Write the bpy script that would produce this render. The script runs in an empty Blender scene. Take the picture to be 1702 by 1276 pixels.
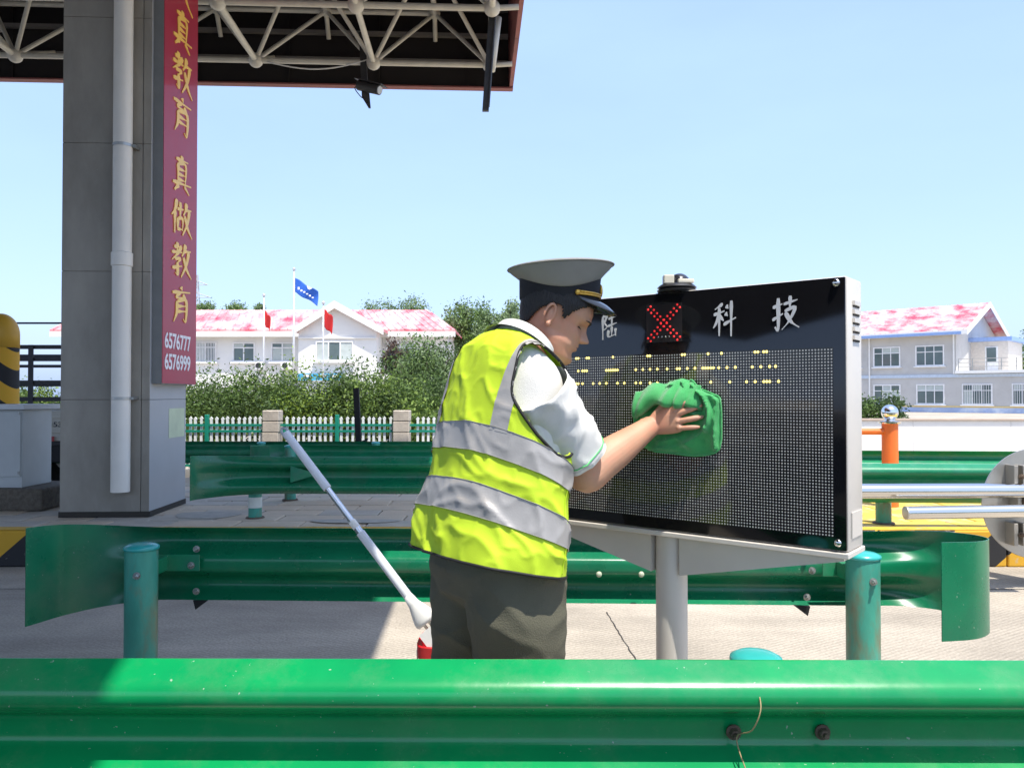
import bpy, bmesh, math, random
import numpy as np
from mathutils import Vector, Matrix, noise
R = math.radians
rng = random.Random(7)
scene = bpy.context.scene
COL = scene.collection
# ------------------------------------------------------------------ camera
FPX, CX, CY, H = 1300.0, 851.0, 638.0, 1.32
PITCH = R(0.84)
cd = bpy.data.cameras.new('camera'); cam = bpy.data.objects.new('camera', cd); COL.objects.link(cam)
cd.sensor_width = 36.0; cd.lens = 36.0*FPX/1702.0; cd.clip_start = 0.05; cd.clip_end = 3000
cam.location = (0, 0, H); cam.rotation_euler = (R(90)+PITCH, 0, 0)
scene.camera = cam
# ------------------------------------------------------------------ sky, sun, exposure
SUN_EL, SUN_AZ = R(69), R(148)            # azimuth measured from +Y towards +X
w = bpy.data.worlds.new('World'); scene.world = w; w.use_nodes = True
nt = w.node_tree; nt.nodes.clear()
wo = nt.nodes.new('ShaderNodeOutputWorld'); bg = nt.nodes.new('ShaderNodeBackground')
sk = nt.nodes.new('ShaderNodeTexSky'); sk.sky_type = 'NISHITA'; sk.sun_disc = False
sk.sun_elevation = SUN_EL; sk.sun_rotation = SUN_AZ; sk.altitude = 0; sk.air_density = 1.0; sk.dust_density = 2.2; sk.ozone_density = 1.6
# thin high cloud veil mixed into the sky
tc = nt.nodes.new('ShaderNodeTexCoord'); mp = nt.nodes.new('ShaderNodeMapping'); mp.inputs['Scale'].default_value = (1.0, 1.0, 3.2)
nz = nt.nodes.new('ShaderNodeTexNoise'); nz.inputs['Scale'].default_value = 2.1; nz.inputs['Detail'].default_value = 6; nz.inputs['Roughness'].default_value = .55
mr = nt.nodes.new('ShaderNodeMapRange'); mr.inputs[1].default_value = .35; mr.inputs[2].default_value = .8; mr.inputs[3].default_value = .46; mr.inputs[4].default_value = .66
mx = nt.nodes.new('ShaderNodeMix'); mx.data_type = 'RGBA'; mx.inputs[7].default_value = (2.65, 3.75, 6.3, 1)
L = nt.links.new
L(tc.outputs['Generated'], mp.inputs[0]); L(mp.outputs[0], nz.inputs['Vector']); L(nz.outputs['Fac'], mr.inputs[0])
L(mr.outputs[0], mx.inputs[0]); L(sk.outputs[0], mx.inputs[6]); L(mx.outputs[2], bg.inputs[0]); L(bg.outputs[0], wo.inputs[0])
bg.inputs[1].default_value = 0.135
sd = bpy.data.lights.new('sun', 'SUN'); sd.energy = 3.6; sd.angle = R(0.5); sd.color = (1.0, .94, .84)
so = bpy.data.objects.new('sun', sd); COL.objects.link(so)
SUNV = Vector((math.sin(SUN_AZ)*math.cos(SUN_EL), math.cos(SUN_AZ)*math.cos(SUN_EL), math.sin(SUN_EL)))
so.rotation_euler = SUNV.to_track_quat('Z', 'Y').to_euler(); so.location = (3, -4, 15)
vs = scene.view_settings; vs.view_transform = 'Standard'; vs.look = 'None'; vs.gamma = 1; vs.use_curve_mapping = False
vs.exposure = 0.95
scene.cycles.max_bounces = 6; scene.cycles.transparent_max_bounces = 6

# ------------------------------------------------------------------ helpers
def at(u, v, Y):                      # photo pixel -> world point on the plane y = Y
    b = (CY-v)/FPX
    t = Y/(math.cos(PITCH)-b*math.sin(PITCH))
    return Vector((t*(u-CX)/FPX, Y, H+t*(math.sin(PITCH)+b*math.cos(PITCH))))
def on_plane(u, v, P, n):
    b = (CY-v)/FPX
    d = Vector(((u-CX)/FPX, math.cos(PITCH)-b*math.sin(PITCH), math.sin(PITCH)+b*math.cos(PITCH)))
    o = Vector((0, 0, H)); return o + d*((P-o).dot(n)/d.dot(n))

MATS = {}
def M(name, col, rough=.6, metal=0., var=.12, vs_=6., bump=0., bs=60., coat=0., col2=None, m_s=3., m_lo=.5, m_hi=.62, spec=.5, sss=0., trans=0., stretch=None, detail=5, grime=0.):
    if name in MATS: return MATS[name]
    m = bpy.data.materials.new(name); m.use_nodes = True; t = m.node_tree; N = t.nodes; K = t.links.new
    p = N['Principled BSDF']; p.inputs['Roughness'].default_value = rough; p.inputs['Metallic'].default_value = metal
    p.inputs['Specular IOR Level'].default_value = spec
    if coat: p.inputs['Coat Weight'].default_value = coat; p.inputs['Coat Roughness'].default_value = .08
    if sss:
        p.inputs['Subsurface Weight'].default_value = sss; p.inputs['Subsurface Radius'].default_value = (.012, .005, .003); p.inputs['Subsurface Scale'].default_value = 1
    tc = N.new('ShaderNodeTexCoord'); vec = tc.outputs['Object']
    if stretch:
        mp = N.new('ShaderNodeMapping'); mp.inputs['Scale'].default_value = stretch; K(vec, mp.inputs[0]); vec = mp.outputs[0]
    n1 = N.new('ShaderNodeTexNoise'); n1.inputs['Scale'].default_value = vs_; n1.inputs['Detail'].default_value = detail; n1.inputs['Roughness'].default_value = .6; K(vec, n1.inputs['Vector'])
    mr = N.new('ShaderNodeMapRange'); mr.inputs[1].default_value = .25; mr.inputs[2].default_value = .75; mr.inputs[3].default_value = 1-var; mr.inputs[4].default_value = 1+var
    K(n1.outputs['Fac'], mr.inputs[0])
    base = N.new('ShaderNodeMix'); base.data_type = 'RGBA'; base.inputs[0].default_value = 0; base.inputs[6].default_value = (*col, 1); base.inputs[7].default_value = (*(col2 or col), 1)
    if col2:
        n2 = N.new('ShaderNodeTexNoise'); n2.inputs['Scale'].default_value = m_s; n2.inputs['Detail'].default_value = 7; n2.inputs['Roughness'].default_value = .65; K(vec, n2.inputs['Vector'])
        r2 = N.new('ShaderNodeMapRange'); r2.inputs[1].default_value = m_lo; r2.inputs[2].default_value = m_hi; K(n2.outputs['Fac'], r2.inputs[0]); K(r2.outputs[0], base.inputs[0])
    mul = N.new('ShaderNodeVectorMath'); mul.operation = 'SCALE'; K(base.outputs[2], mul.inputs[0]); K(mr.outputs[0], mul.inputs['Scale'])
    K(mul.outputs[0], p.inputs['Base Color'])
    rr = N.new('ShaderNodeMapRange'); rr.inputs[3].default_value = max(.02, rough-.09); rr.inputs[4].default_value = min(1, rough+.09); K(n1.outputs['Fac'], rr.inputs[0]); K(rr.outputs[0], p.inputs['Roughness'])
    if grime:
        g1_ = N.new('ShaderNodeTexNoise'); g1_.inputs['Scale'].default_value = 3.3; g1_.inputs['Detail'].default_value = 9; g1_.inputs['Roughness'].default_value = .72; K(tc.outputs['Object'], g1_.inputs['Vector'])
        g2_ = N.new('ShaderNodeTexNoise'); g2_.inputs['Scale'].default_value = 90; g2_.inputs['Detail'].default_value = 2; K(tc.outputs['Object'], g2_.inputs['Vector'])
        ga = N.new('ShaderNodeMapRange'); ga.inputs[1].default_value = .50; ga.inputs[2].default_value = .78; ga.inputs[4].default_value = grime; K(g1_.outputs['Fac'], ga.inputs[0])
        gb = N.new('ShaderNodeMapRange'); gb.inputs[1].default_value = .735; gb.inputs[2].default_value = .76; gb.inputs[4].default_value = .6; K(g2_.outputs['Fac'], gb.inputs[0])
        gm = N.new('ShaderNodeMix'); gm.data_type = 'RGBA'; gm.inputs[7].default_value = (.26, .25, .19, 1); K(mul.outputs[0], gm.inputs[6]); K(ga.outputs[0], gm.inputs[0])
        gn = N.new('ShaderNodeMix'); gn.data_type = 'RGBA'; gn.inputs[7].default_value = (.45, .48, .42, 1); K(gm.outputs[2], gn.inputs[6]); K(gb.outputs[0], gn.inputs[0]); K(gn.outputs[2], p.inputs['Base Color'])
        ra = N.new('ShaderNodeMath'); ra.operation = 'MULTIPLY_ADD'; ra.inputs[1].default_value = .6; K(ga.outputs[0], ra.inputs[0]); K(rr.outputs[0], ra.inputs[2]); K(ra.outputs[0], p.inputs['Roughness'])
    if bump:
        n3 = N.new('ShaderNodeTexNoise'); n3.inputs['Scale'].default_value = bs; n3.inputs['Detail'].default_value = 4; K(vec, n3.inputs['Vector'])
        bp = N.new('ShaderNodeBump'); bp.inputs['Strength'].default_value = bump; bp.inputs['Distance'].default_value = .01; K(n3.outputs['Fac'], bp.inputs['Height']); K(bp.outputs[0], p.inputs['Normal'])
    if trans:
        tr = N.new('ShaderNodeBsdfTranslucent'); K(mul.outputs[0], tr.inputs[0]); ms = N.new('ShaderNodeMixShader'); ms.inputs[0].default_value = trans
        K(p.outputs[0], ms.inputs[1]); K(tr.outputs[0], ms.inputs[2]); K(ms.outputs[0], N['Material Output'].inputs[0])
    MATS[name] = m; return m

ORI = {}
def tag(o, label, cat, group=None, kind=None):
    if label: o['label'] = label
    if cat: o['category'] = cat
    if group: o['group'] = group
    if kind: o['kind'] = kind
    return o
def thing(name, label, cat, loc=(0, 0, 0), group=None, kind=None):
    o = bpy.data.objects.new(name, None); COL.objects.link(o); o.location = loc; o.empty_display_size = .1
    ORI[o] = Vector(loc); return tag(o, label, cat, group, kind)
def mesh(name, vf, mat, parent=None, smooth=False, label=None, cat=None, group=None, kind=None, origin=None):
    v, f = vf; me = bpy.data.meshes.new(name)
    org = ORI[parent] if parent is not None else (Vector(origin) if origin is not None else Vector((0, 0, 0)))
    va = np.array([tuple(p) for p in v], dtype=float).reshape(-1, 3) - np.array(org)
    me.from_pydata(va.tolist(), [], [tuple(q) for q in f]); me.materials.append(mat)
    if smooth is True:
        me.polygons.foreach_set('use_smooth', [True]*len(me.polygons))
    me.update()
    o = bpy.data.objects.new(name, me); COL.objects.link(o)
    if smooth == 'auto':
        me.polygons.foreach_set('use_smooth', [True]*len(me.polygons)); me.set_sharp_from_angle(angle=R(38))
    if parent is not None: o.parent = parent
    else: o.location = org
    ORI[o] = org
    return tag(o, label, cat, group, kind)
def join(*ms):
    V, F = [], []
    for v, f in ms:
        n = len(V); V += [Vector(p) for p in v]; F += [tuple(i+n for i in q) for q in f]
    return V, F
def box(a, b):
    x0, y0, z0 = a; x1, y1, z1 = b
    v = [Vector(p) for p in ((x0,y0,z0),(x1,y0,z0),(x1,y1,z0),(x0,y1,z0),(x0,y0,z1),(x1,y0,z1),(x1,y1,z1),(x0,y1,z1))]
    return v, [(0,3,2,1),(4,5,6,7),(0,1,5,4),(1,2,6,5),(2,3,7,6),(3,0,4,7)]
def obox(c, ax, ay, az):              # box from centre and three half-axis vectors
    c = Vector(c); ax, ay, az = Vector(ax), Vector(ay), Vector(az)
    v = [c+sx*ax+sy*ay+sz*az for sz in (-1, 1) for sx, sy in ((-1,-1),(1,-1),(1,1),(-1,1))]
    return v, [(0,3,2,1),(4,5,6,7),(0,1,5,4),(1,2,6,5),(2,3,7,6),(3,0,4,7)]
def bevel(vf, w=.004, seg=2):
    bm = bmesh.new(); vs = [bm.verts.new(p) for p in vf[0]]
    for q in vf[1]: bm.faces.new([vs[i] for i in q])
    bmesh.ops.recalc_face_normals(bm, faces=bm.faces)
    bmesh.ops.bevel(bm, geom=list(bm.edges), offset=w, segments=seg, affect='EDGES', profile=.5)
    bm.verts.index_update(); out = ([v.co.copy() for v in bm.verts], [tuple(v.index for v in fc.verts) for fc in bm.faces]); bm.free(); return out
def frame(d):
    d = Vector(d).normalized(); a = Vector((0, 0, 1)) if abs(d.z) < .95 else Vector((1, 0, 0))
    x = d.cross(a).normalized(); return x, x.cross(d).normalized() * -1, d
def tube(pts, r, n=10, cap=True):
    pts = [Vector(p) for p in pts]; m = len(pts); rs = r if isinstance(r, (list, tuple)) else [r]*m
    V, F = [], []; px = None
    for i, p in enumerate(pts):
        d = (pts[min(i+1, m-1)]-pts[max(i-1, 0)]).normalized()
        if px is None: x, y, _ = frame(d)
        else:
            x = (px - d*px.dot(d)).normalized(); y = d.cross(x)
        px = x
        y = d.cross(x)
        for k in range(n):
            a = 2*math.pi*k/n; V.append(p+rs[i]*(math.cos(a)*x+math.sin(a)*y))
    for i in range(m-1):
        for k in range(n):
            a, b = i*n+k, i*n+(k+1) % n; F.append((a, b, b+n, a+n))
    if cap: F.append(tuple(range(n))[::-1]); F.append(tuple(range((m-1)*n, m*n)))
    return V, F
def lathe(prof, c, n=20, axis=(0, 0, 1), cap=True):
    x, y, z = frame(axis); c = Vector(c); V, F = [], []
    if abs(Vector(axis).normalized().z) > .99: x, y, z = Vector((1,0,0)), Vector((0,1,0)), Vector((0,0,1 if axis[2] > 0 else -1))
    for r, h in prof:
        for k in range(n):
            a = 2*math.pi*k/n; V.append(c+z*h+r*(math.cos(a)*x+math.sin(a)*y))
    for i in range(len(prof)-1):
        for k in range(n):
            a, b = i*n+k, i*n+(k+1) % n; F.append((a, b, b+n, a+n))
    if cap: F.append(tuple(range(n))[::-1]); F.append(tuple(range((len(prof)-1)*n, len(prof)*n)))
    return V, F
def loft(rings, cap=True, closed=True):
    n = len(rings[0]); V = [Vector(p) for r in rings for p in r]; F = []
    for i in range(len(rings)-1):
        for k in range(n if closed else n-1):
            a, b = i*n+k, i*n+(k+1) % n; F.append((a, b, b+n, a+n))
    if cap: F.append(tuple(range(n))[::-1]); F.append(tuple(range((len(rings)-1)*n, len(rings)*n)))
    return V, F
def sphere(c, r, n=12, m=8, sc=(1, 1, 1)):
    c = Vector(c); rings = []
    for i in range(m+1):
        t = math.pi*(i/m); t = min(max(t, .02), math.pi-.02)
        rings.append([c+Vector((r*sc[0]*math.sin(t)*math.cos(2*math.pi*k/n), r*sc[1]*math.sin(t)*math.sin(2*math.pi*k/n), r*sc[2]*math.cos(t))) for k in range(n)])
    return loft(rings)
def prism(poly, d):                   # planar polygon (3-D points) pushed by vector d
    n = len(poly); V = [Vector(p) for p in poly]+[Vector(p)+Vector(d) for p in poly]
    return V, [tuple(range(n))[::-1], tuple(range(n, 2*n))]+[(i, (i+1) % n, (i+1) % n+n, i+n) for i in range(n)]
def bolt(c, axis, r=.012):
    a = Vector(axis).normalized()
    return join(lathe([(r*1.5, 0), (r*1.5, .004)], c, 14, a), lathe([(r, .004), (r, .014), (r*.85, .017)], c, 6, a), lathe([(r*.5, .017), (r*.5, .027)], c, 8, a))
def catmull(pts, n=6):
    pts = [np.array(p, float) for p in pts]; out = []
    P = [2*pts[0]-pts[1]]+pts+[2*pts[-1]-pts[-2]]
    for i in range(1, len(P)-2):
        for k in range(n):
            t = k/n; a, b, c, d = P[i-1:i+3]
            out.append(.5*((2*b)+(-a+c)*t+(2*a-5*b+4*c-d)*t*t+(-a+3*b-3*c+d)*t**3))
    out.append(pts[-1]); return out
def fbm(x, y, z, o=3):
    return noise.fractal(Vector((x, y, z)), 1.0, 2.0, o)

# ------------------------------------------------------------------ materials
GREEN = M('green_paint', (.003, .265, .075), .22, 0, .10, 4, .02, 30, .12, col2=(.004, .19, .07), m_s=1.2, m_lo=.45, m_hi=.75, grime=.22)
GREENB = M('green_paint_weathered', (.008, .20, .092), .36, 0, .18, 7, .05, 40, .05, col2=(.02, .18, .11), m_s=4, m_lo=.5, m_hi=.7, grime=.35)
GREEND = M('green_paint_dull', (.004, .165, .072), .28, 0, .14, 5, .03, 30, .08, col2=(.008, .13, .07), m_s=1.6, m_lo=.45, m_hi=.7, grime=.22)
POSTG = M('post_paint_rusty', (.05, .30, .22), .45, 0, .2, 12, .15, 50, 0, col2=(.16, .17, .10), m_s=7, m_lo=.52, m_hi=.68, stretch=(1, 1, .35))
CAPT = M('cap_teal', (.03, .36, .33), .3, 0, .12, 10, .03, 40, .2)
STEEL = M('galvanised', (.42, .42, .40), .38, .85, .2, 20, .05, 60)
CHROME = M('stainless', (.72, .70, .66), .14, 1., .06, 5, .01, 20, stretch=(.3, 6, 6))
RUST = M('rust_bolt', (.14, .10, .07), .7, .4, .3, 40, .2, 90)
WHITEP = M('white_paint', (.78, .78, .76), .5, 0, .06, 5)
SKIN = M('skin', (.56, .31, .20), .46, 0, .14, 22, .22, 420, 0, sss=.10, col2=(.52, .22, .14), m_s=11, m_lo=.42, m_hi=.72)
SHIRT = M('shirt_white', (.72, .71, .67), .85, 0, .05, 30, .25, 420)
COLLAR = M('collar_grey', (.55, .58, .56), .8, 0, .05, 30, .1, 500)
VEST = M('vest_yellow', (.68, .90, .04), .66, 0, .06, 8, .12, 420, trans=.18)
BAND = M('reflective_tape', (.40, .385, .37), .42, .15, .12, 16, .05, 200)
PIPING = M('black_piping', (.012, .012, .012), .7)
TROUS = M('trouser_olive', (.098, .094, .064), .85, 0, .15, 9, .25, 260)
BLACK = M('black_cloth', (.008, .008, .01), .75)
HAIR = M('hair_black', (.012, .010, .009), .55, 0, .5, 120, .6, 300, stretch=(1, 1, .25))
CAPGREY = M('cap_grey', (.26, .255, .235), .8, 0, .06, 20, .12, 420)
GOLD = M('gold_braid', (.75, .45, .08), .35, .6, .2, 60, .3, 200)
VISOR = M('visor_gloss', (.02, .022, .026), .12, 0, .1, 6, coat=.6)
LIP = M('lip', (.40, .15, .12), .45)

# ------------------------------------------------------------------ ground
def ground_mat():
    m = bpy.data.materials.new('concrete_ground'); m.use_nodes = True; t = m.node_tree; N = t.nodes; K = t.links.new; p = N['Principled BSDF']
    p.inputs['Roughness'].default_value = .88
    tc = N.new('ShaderNodeTexCoord'); v = tc.outputs['Object']
    n1 = N.new('ShaderNodeTexNoise'); n1.inputs['Scale'].default_value = .9; n1.inputs['Detail'].default_value = 8; n1.inputs['Roughness'].default_value = .65; K(v, n1.inputs['Vector'])
    n2 = N.new('ShaderNodeTexNoise'); n2.inputs['Scale'].default_value = 75; n2.inputs['Detail'].default_value = 3; K(v, n2.inputs['Vector'])
    cr = N.new('ShaderNodeValToRGB'); cr.color_ramp.elements[0].position = .3; cr.color_ramp.elements[0].color = (.33, .29, .235, 1); cr.color_ramp.elements[1].position = .7; cr.color_ramp.elements[1].color = (.52, .46, .375, 1); K(n1.outputs['Fac'], cr.inputs[0])
    mr = N.new('ShaderNodeMapRange'); mr.inputs[1].default_value = .35; mr.inputs[2].default_value = .65; mr.inputs[3].default_value = .8; mr.inputs[4].default_value = 1.1; K(n2.outputs['Fac'], mr.inputs[0])
    st = N.new('ShaderNodeTexNoise'); st.inputs['Scale'].default_value = .55; st.inputs['Detail'].default_value = 10; st.inputs['Roughness'].default_value = .7; st.inputs['Distortion'].default_value = .6
    sm_ = N.new('ShaderNodeMapping'); sm_.inputs['Scale'].default_value = (.35, 1.6, 1); K(v, sm_.inputs[0]); K(sm_.outputs[0], st.inputs['Vector'])
    sr = N.new('ShaderNodeMapRange'); sr.inputs[1].default_value = .38; sr.inputs[2].default_value = .66; sr.inputs[3].default_value = .72; sr.inputs[4].default_value = 1.08; K(st.outputs['Fac'], sr.inputs[0])
    # tined grooves run along the lane, slightly skewed, worn away in patches
    mp = N.new('ShaderNodeMapping'); mp.inputs['Rotation'].default_value = (0, 0, R(58)); K(v, mp.inputs[0])
    wv = N.new('ShaderNodeTexWave'); wv.inputs['Scale'].default_value = 11; wv.inputs['Distortion'].default_value = .5; wv.inputs['Detail'].default_value = 2; wv.inputs['Detail Scale'].default_value = 3; K(mp.outputs[0], wv.inputs['Vector'])
    n3 = N.new('ShaderNodeTexNoise'); n3.inputs['Scale'].default_value = 1.3; K(v, n3.inputs['Vector'])
    wm = N.new('ShaderNodeMath'); wm.operation = 'MULTIPLY'; K(wv.outputs['Fac'], wm.inputs[0]); K(n3.outputs['Fac'], wm.inputs[1])
    mw = N.new('ShaderNodeMapRange'); mw.inputs[3].default_value = 1.12; mw.inputs[4].default_value = .70; K(wm.outputs[0], mw.inputs[0])
    mu = N.new('ShaderNodeMath'); mu.operation = 'MULTIPLY'; K(mr.outputs[0], mu.inputs[0]); K(mw.outputs[0], mu.inputs[1]); mu0 = mu; mu = N.new('ShaderNodeMath'); mu.operation = 'MULTIPLY'; K(mu0.outputs[0], mu.inputs[0]); K(sr.outputs[0], mu.inputs[1])
    sc_ = N.new('ShaderNodeVectorMath'); sc_.operation = 'SCALE'; K(cr.outputs[0], sc_.inputs[0]); K(mu.outputs[0], sc_.inputs['Scale']); K(sc_.outputs[0], p.inputs['Base Color'])
    ad = N.new('ShaderNodeMath'); ad.operation = 'SUBTRACT'; K(n2.outputs['Fac'], ad.inputs[0]); K(wm.outputs[0], ad.inputs[1])
    bp = N.new('ShaderNodeBump'); bp.inputs['Strength'].default_value = .35; bp.inputs['Distance'].default_value = .004; K(ad.outputs[0], bp.inputs['Height']); K(bp.outputs[0], p.inputs['Normal'])
    return m
g = mesh('ground', ([(-400, -120, 0), (400, -120, 0), (400, 900, 0), (-400, 900, 0)], [(0, 1, 2, 3)]), ground_mat(), kind='structure')
mesh('unseen_dark_lane', ([(-60, -60, .004), (60, -60, .004), (60, 1.36, .004), (-60, 1.44, .004)], [(0, 1, 2, 3)]), M('bounce_dark', (.05, .05, .052), .9, 0, .2, 30, .4, 120), kind='structure')  # unseen dark lane added to cut bounce light on the near rail
CRACK = M('crack_dark', (.05, .045, .04), .9)
def ribbon(pts, wd, z=.004):
    V, F = [], []
    for i, p in enumerate(pts):
        a = Vector(pts[max(i-1, 0)]); b = Vector(pts[min(i+1, len(pts)-1)]); d = (b-a).normalized(); s = Vector((-d.y, d.x, 0))*wd*rng.uniform(.4, 1.2)
        V += [Vector(p)+s+Vector((0, 0, z)), Vector(p)-s+Vector((0, 0, z))]
    for i in range(len(pts)-1): F.append((2*i, 2*i+1, 2*i+3, 2*i+2))
    return V, F
pts = []
for i in range(22):
    t = i/21; p = at(1008+56*t, 1016+92*t, 1); Yg = H*FPX/((1016+92*t)-657); q = Vector(((1008+56*t-CX)/FPX*Yg+rng.uniform(-.004, .004), Yg, 0)); pts.append(q)
mesh('joint_crack', ribbon(pts, .004), CRACK, parent=g)
mesh('joint_seam', ribbon([(x*.8, 5.35+.01*math.sin(x*3), 0) for x in range(-12, 13)], .006), CRACK, parent=g)

# ------------------------------------------------------------------ W-beam guardrails
WPROF = [(.155, .016), (.150, .026), (.128, .066), (.112, .081), (.095, .085), (.078, .080), (.062, .062), (.036, .014), (.022, .002), (0, 0),
         (-.022, .002), (-.036, .014), (-.062, .062), (-.078, .080), (-.095, .085), (-.112, .081), (-.128, .066), (-.150, .026), (-.155, .016)]
WP = catmull(WPROF, 3)
def rail_mesh(path, flat, hz, side, zc, th=.004):
    """path: list of (x,y); flat: 0 full profile..1 flat plate; hz: height scale; side=+1: humps to the left of travel"""
    n = len(path); F1, F2 = [], []
    for i in range(n):
        a = Vector((*path[max(i-1, 0)], 0)); b = Vector((*path[min(i+1, n-1)], 0)); d = (b-a).normalized(); nrm = Vector((-d.y, d.x, 0))*side
        r1, r2 = [], []
        for z, wv in WP:
            base = Vector((path[i][0], path[i][1], (zc[i] if isinstance(zc, list) else zc)+z*hz[i]))
            wv2 = wv*(1-flat[i])
            r1.append(base+nrm*wv2); r2.append(base+nrm*(wv2-th))
        F1.append(r1); F2.append(r2[::-1])
    return loft([a+b for a, b in zip(F1, F2)])
def straight(p, q, n=24):
    return [(p[0]+(q[0]-p[0])*i/n, p[1]+(q[1]-p[1])*i/n) for i in range(n+1)]
def post(parent, c, r, z0, z1, mat=None, capm=None, stripe=False):
    o = mesh('post', lathe([(r, z0), (r, z1-.012), (r*.99, z1-.006)], (c[0], c[1], 0), 28), mat or POSTG, parent, 'auto')
    mesh('post_cap', lathe([(r*1.05, z1-.012), (r*1.09, z1-.006), (r*1.06, z1+.002), (r*.8, z1+.010), (r*.4, z1+.014), (.002, z1+.015)], (c[0], c[1], 0), 28), capm or CAPT, parent, True)
    return o

# near rail, faces the camera
Z1 = .60
t = thing('guardrail', 'nearest glossy green guardrail running across the whole bottom of the picture', 'guardrail', (0, 1.70, 0))
pth = straight((-6, 1.742), (6, 1.655), 40)
mesh('rail_beam', rail_mesh(pth, [0]*41, [1]*41, -1, Z1), GREEN, t, 'auto')
for x in (-3.4, .585, 4.6):
    post(t, (x, 1.885), .057, 0, .692)
    mesh('spacer_block', bevel(box((x-.05, 1.712, Z1-.09), (x+.05, 1.83, Z1+.05)), .006), GREENB, t)
for u in (1218, 1365):
    p = at(u, 1222, 1.692); mesh('bolt', bolt((p.x, 1.687, Z1), (0, -1, 0), .011), RUST, t, 'auto')
p = at(1240, 1205, 1.64)
mesh('dry_vine', tube(catmull([(p.x+.022, 1.625, .71), (p.x+.014, 1.588, .685), (p.x-.0, 1.60, .64), (p.x-.014, 1.66, .60), (p.x-.006, 1.62, .55), (p.x+.012, 1.56, .50), (p.x+.018, 1.585, .44)], 5), .0014, 6), M('dry_stem', (.30, .24, .12), .8), None, True,
     'thin dry vine stem hanging over the nearest green guardrail', 'vine')

# middle rail behind the man: humps face away, both ends flared
t = thing('guardrail', 'green guardrail behind the worker with a flared left end and a curled right end', 'guardrail', (0, 3.3, 0))
left = [tuple(p) for p in catmull([(-1.48, 3.365), (-1.62, 3.36), (-1.76, 3.325), (-1.87, 3.24), (-1.935, 3.12)], 6)][::-1]
right = [tuple(p) for p in catmull([(1.50, 3.265), (1.64, 3.275), (1.77, 3.235), (1.838, 3.13), (1.825, 3.0), (1.73, 2.915), (1.58, 2.885)], 6)]
mid = straight((-1.48, 3.365), (1.50, 3.265), 30)
path = left[:-1]+mid+right[1:]
nl, nm, nr = len(left)-1, len(mid), len(right)-1
sm = lambda t: t*t*(3-2*t)
flat = [min(1, sm(min(1, (1-i/nl)*2.0))) for i in range(nl)]+[0]*nm+[sm(min(1, (i+1)/nr*2.6)) for i in range(nr)]
hz = [1+.26*sm(1-i/nl) for i in range(nl)]+[1]*nm+[1+.17*sm((i+1)/nr) for i in range(nr)]
mesh('rail_beam', rail_mesh(path, flat, hz, 1, .598), GREEND, t, 'auto')
for (px, Y, zt) in ((237, 3.2, .705), (1432, 3.1, .69)):
    x = (px-CX)/FPX*Y
    post(t, (x, Y), .0635, 0, zt)
    s = 1 if px < 800 else -1
    yb = 3.365-(x+1.48)*.0336
    mesh('bracket', bevel(join(box((x-.105, yb-.035, .575), (x+.185 if s > 0 else x+.12, yb-.028, .645)))[0:2], .002, 1), GREENB, t)
    mesh('bracket_arm', bevel(box((x-.05, Y+.03, .58), (x+.05, yb-.034, .64)), .003), GREENB, t)
    mesh('bolt', bolt((x+.012, Y-.062, .60), (0, -1, 0), .010), STEEL, t, 'auto')
    for (dx, dz) in ((.16*s, .045+.03), (.15*s, .012), (.16*s, -.105)):
        zz = .598+dz-.01
        mesh('bolt', bolt((x+dx, yb-(.036 if abs(dz-.012) < .01 else .004), zz), (0, -1, 0), .010), STEEL, t, 'auto')
    mesh('splice_lug', prism([(x+.14*s, yb+.01, .44), (x+.21*s, yb+.01, .445), (x+.15*s, yb+.01, .40)], (0, .02, 0)), BLACK, t)
for px in (997, 1068):
    p = at(px, 957, 3.24); mesh('bolt', lathe([(.013, 0), (.011, .006), (.004, .009)], (p.x, 3.272, p.z), 10, (0, -1, 0)), M('pale_bolt', (.45, .5, .36), .5), t, True)

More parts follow.
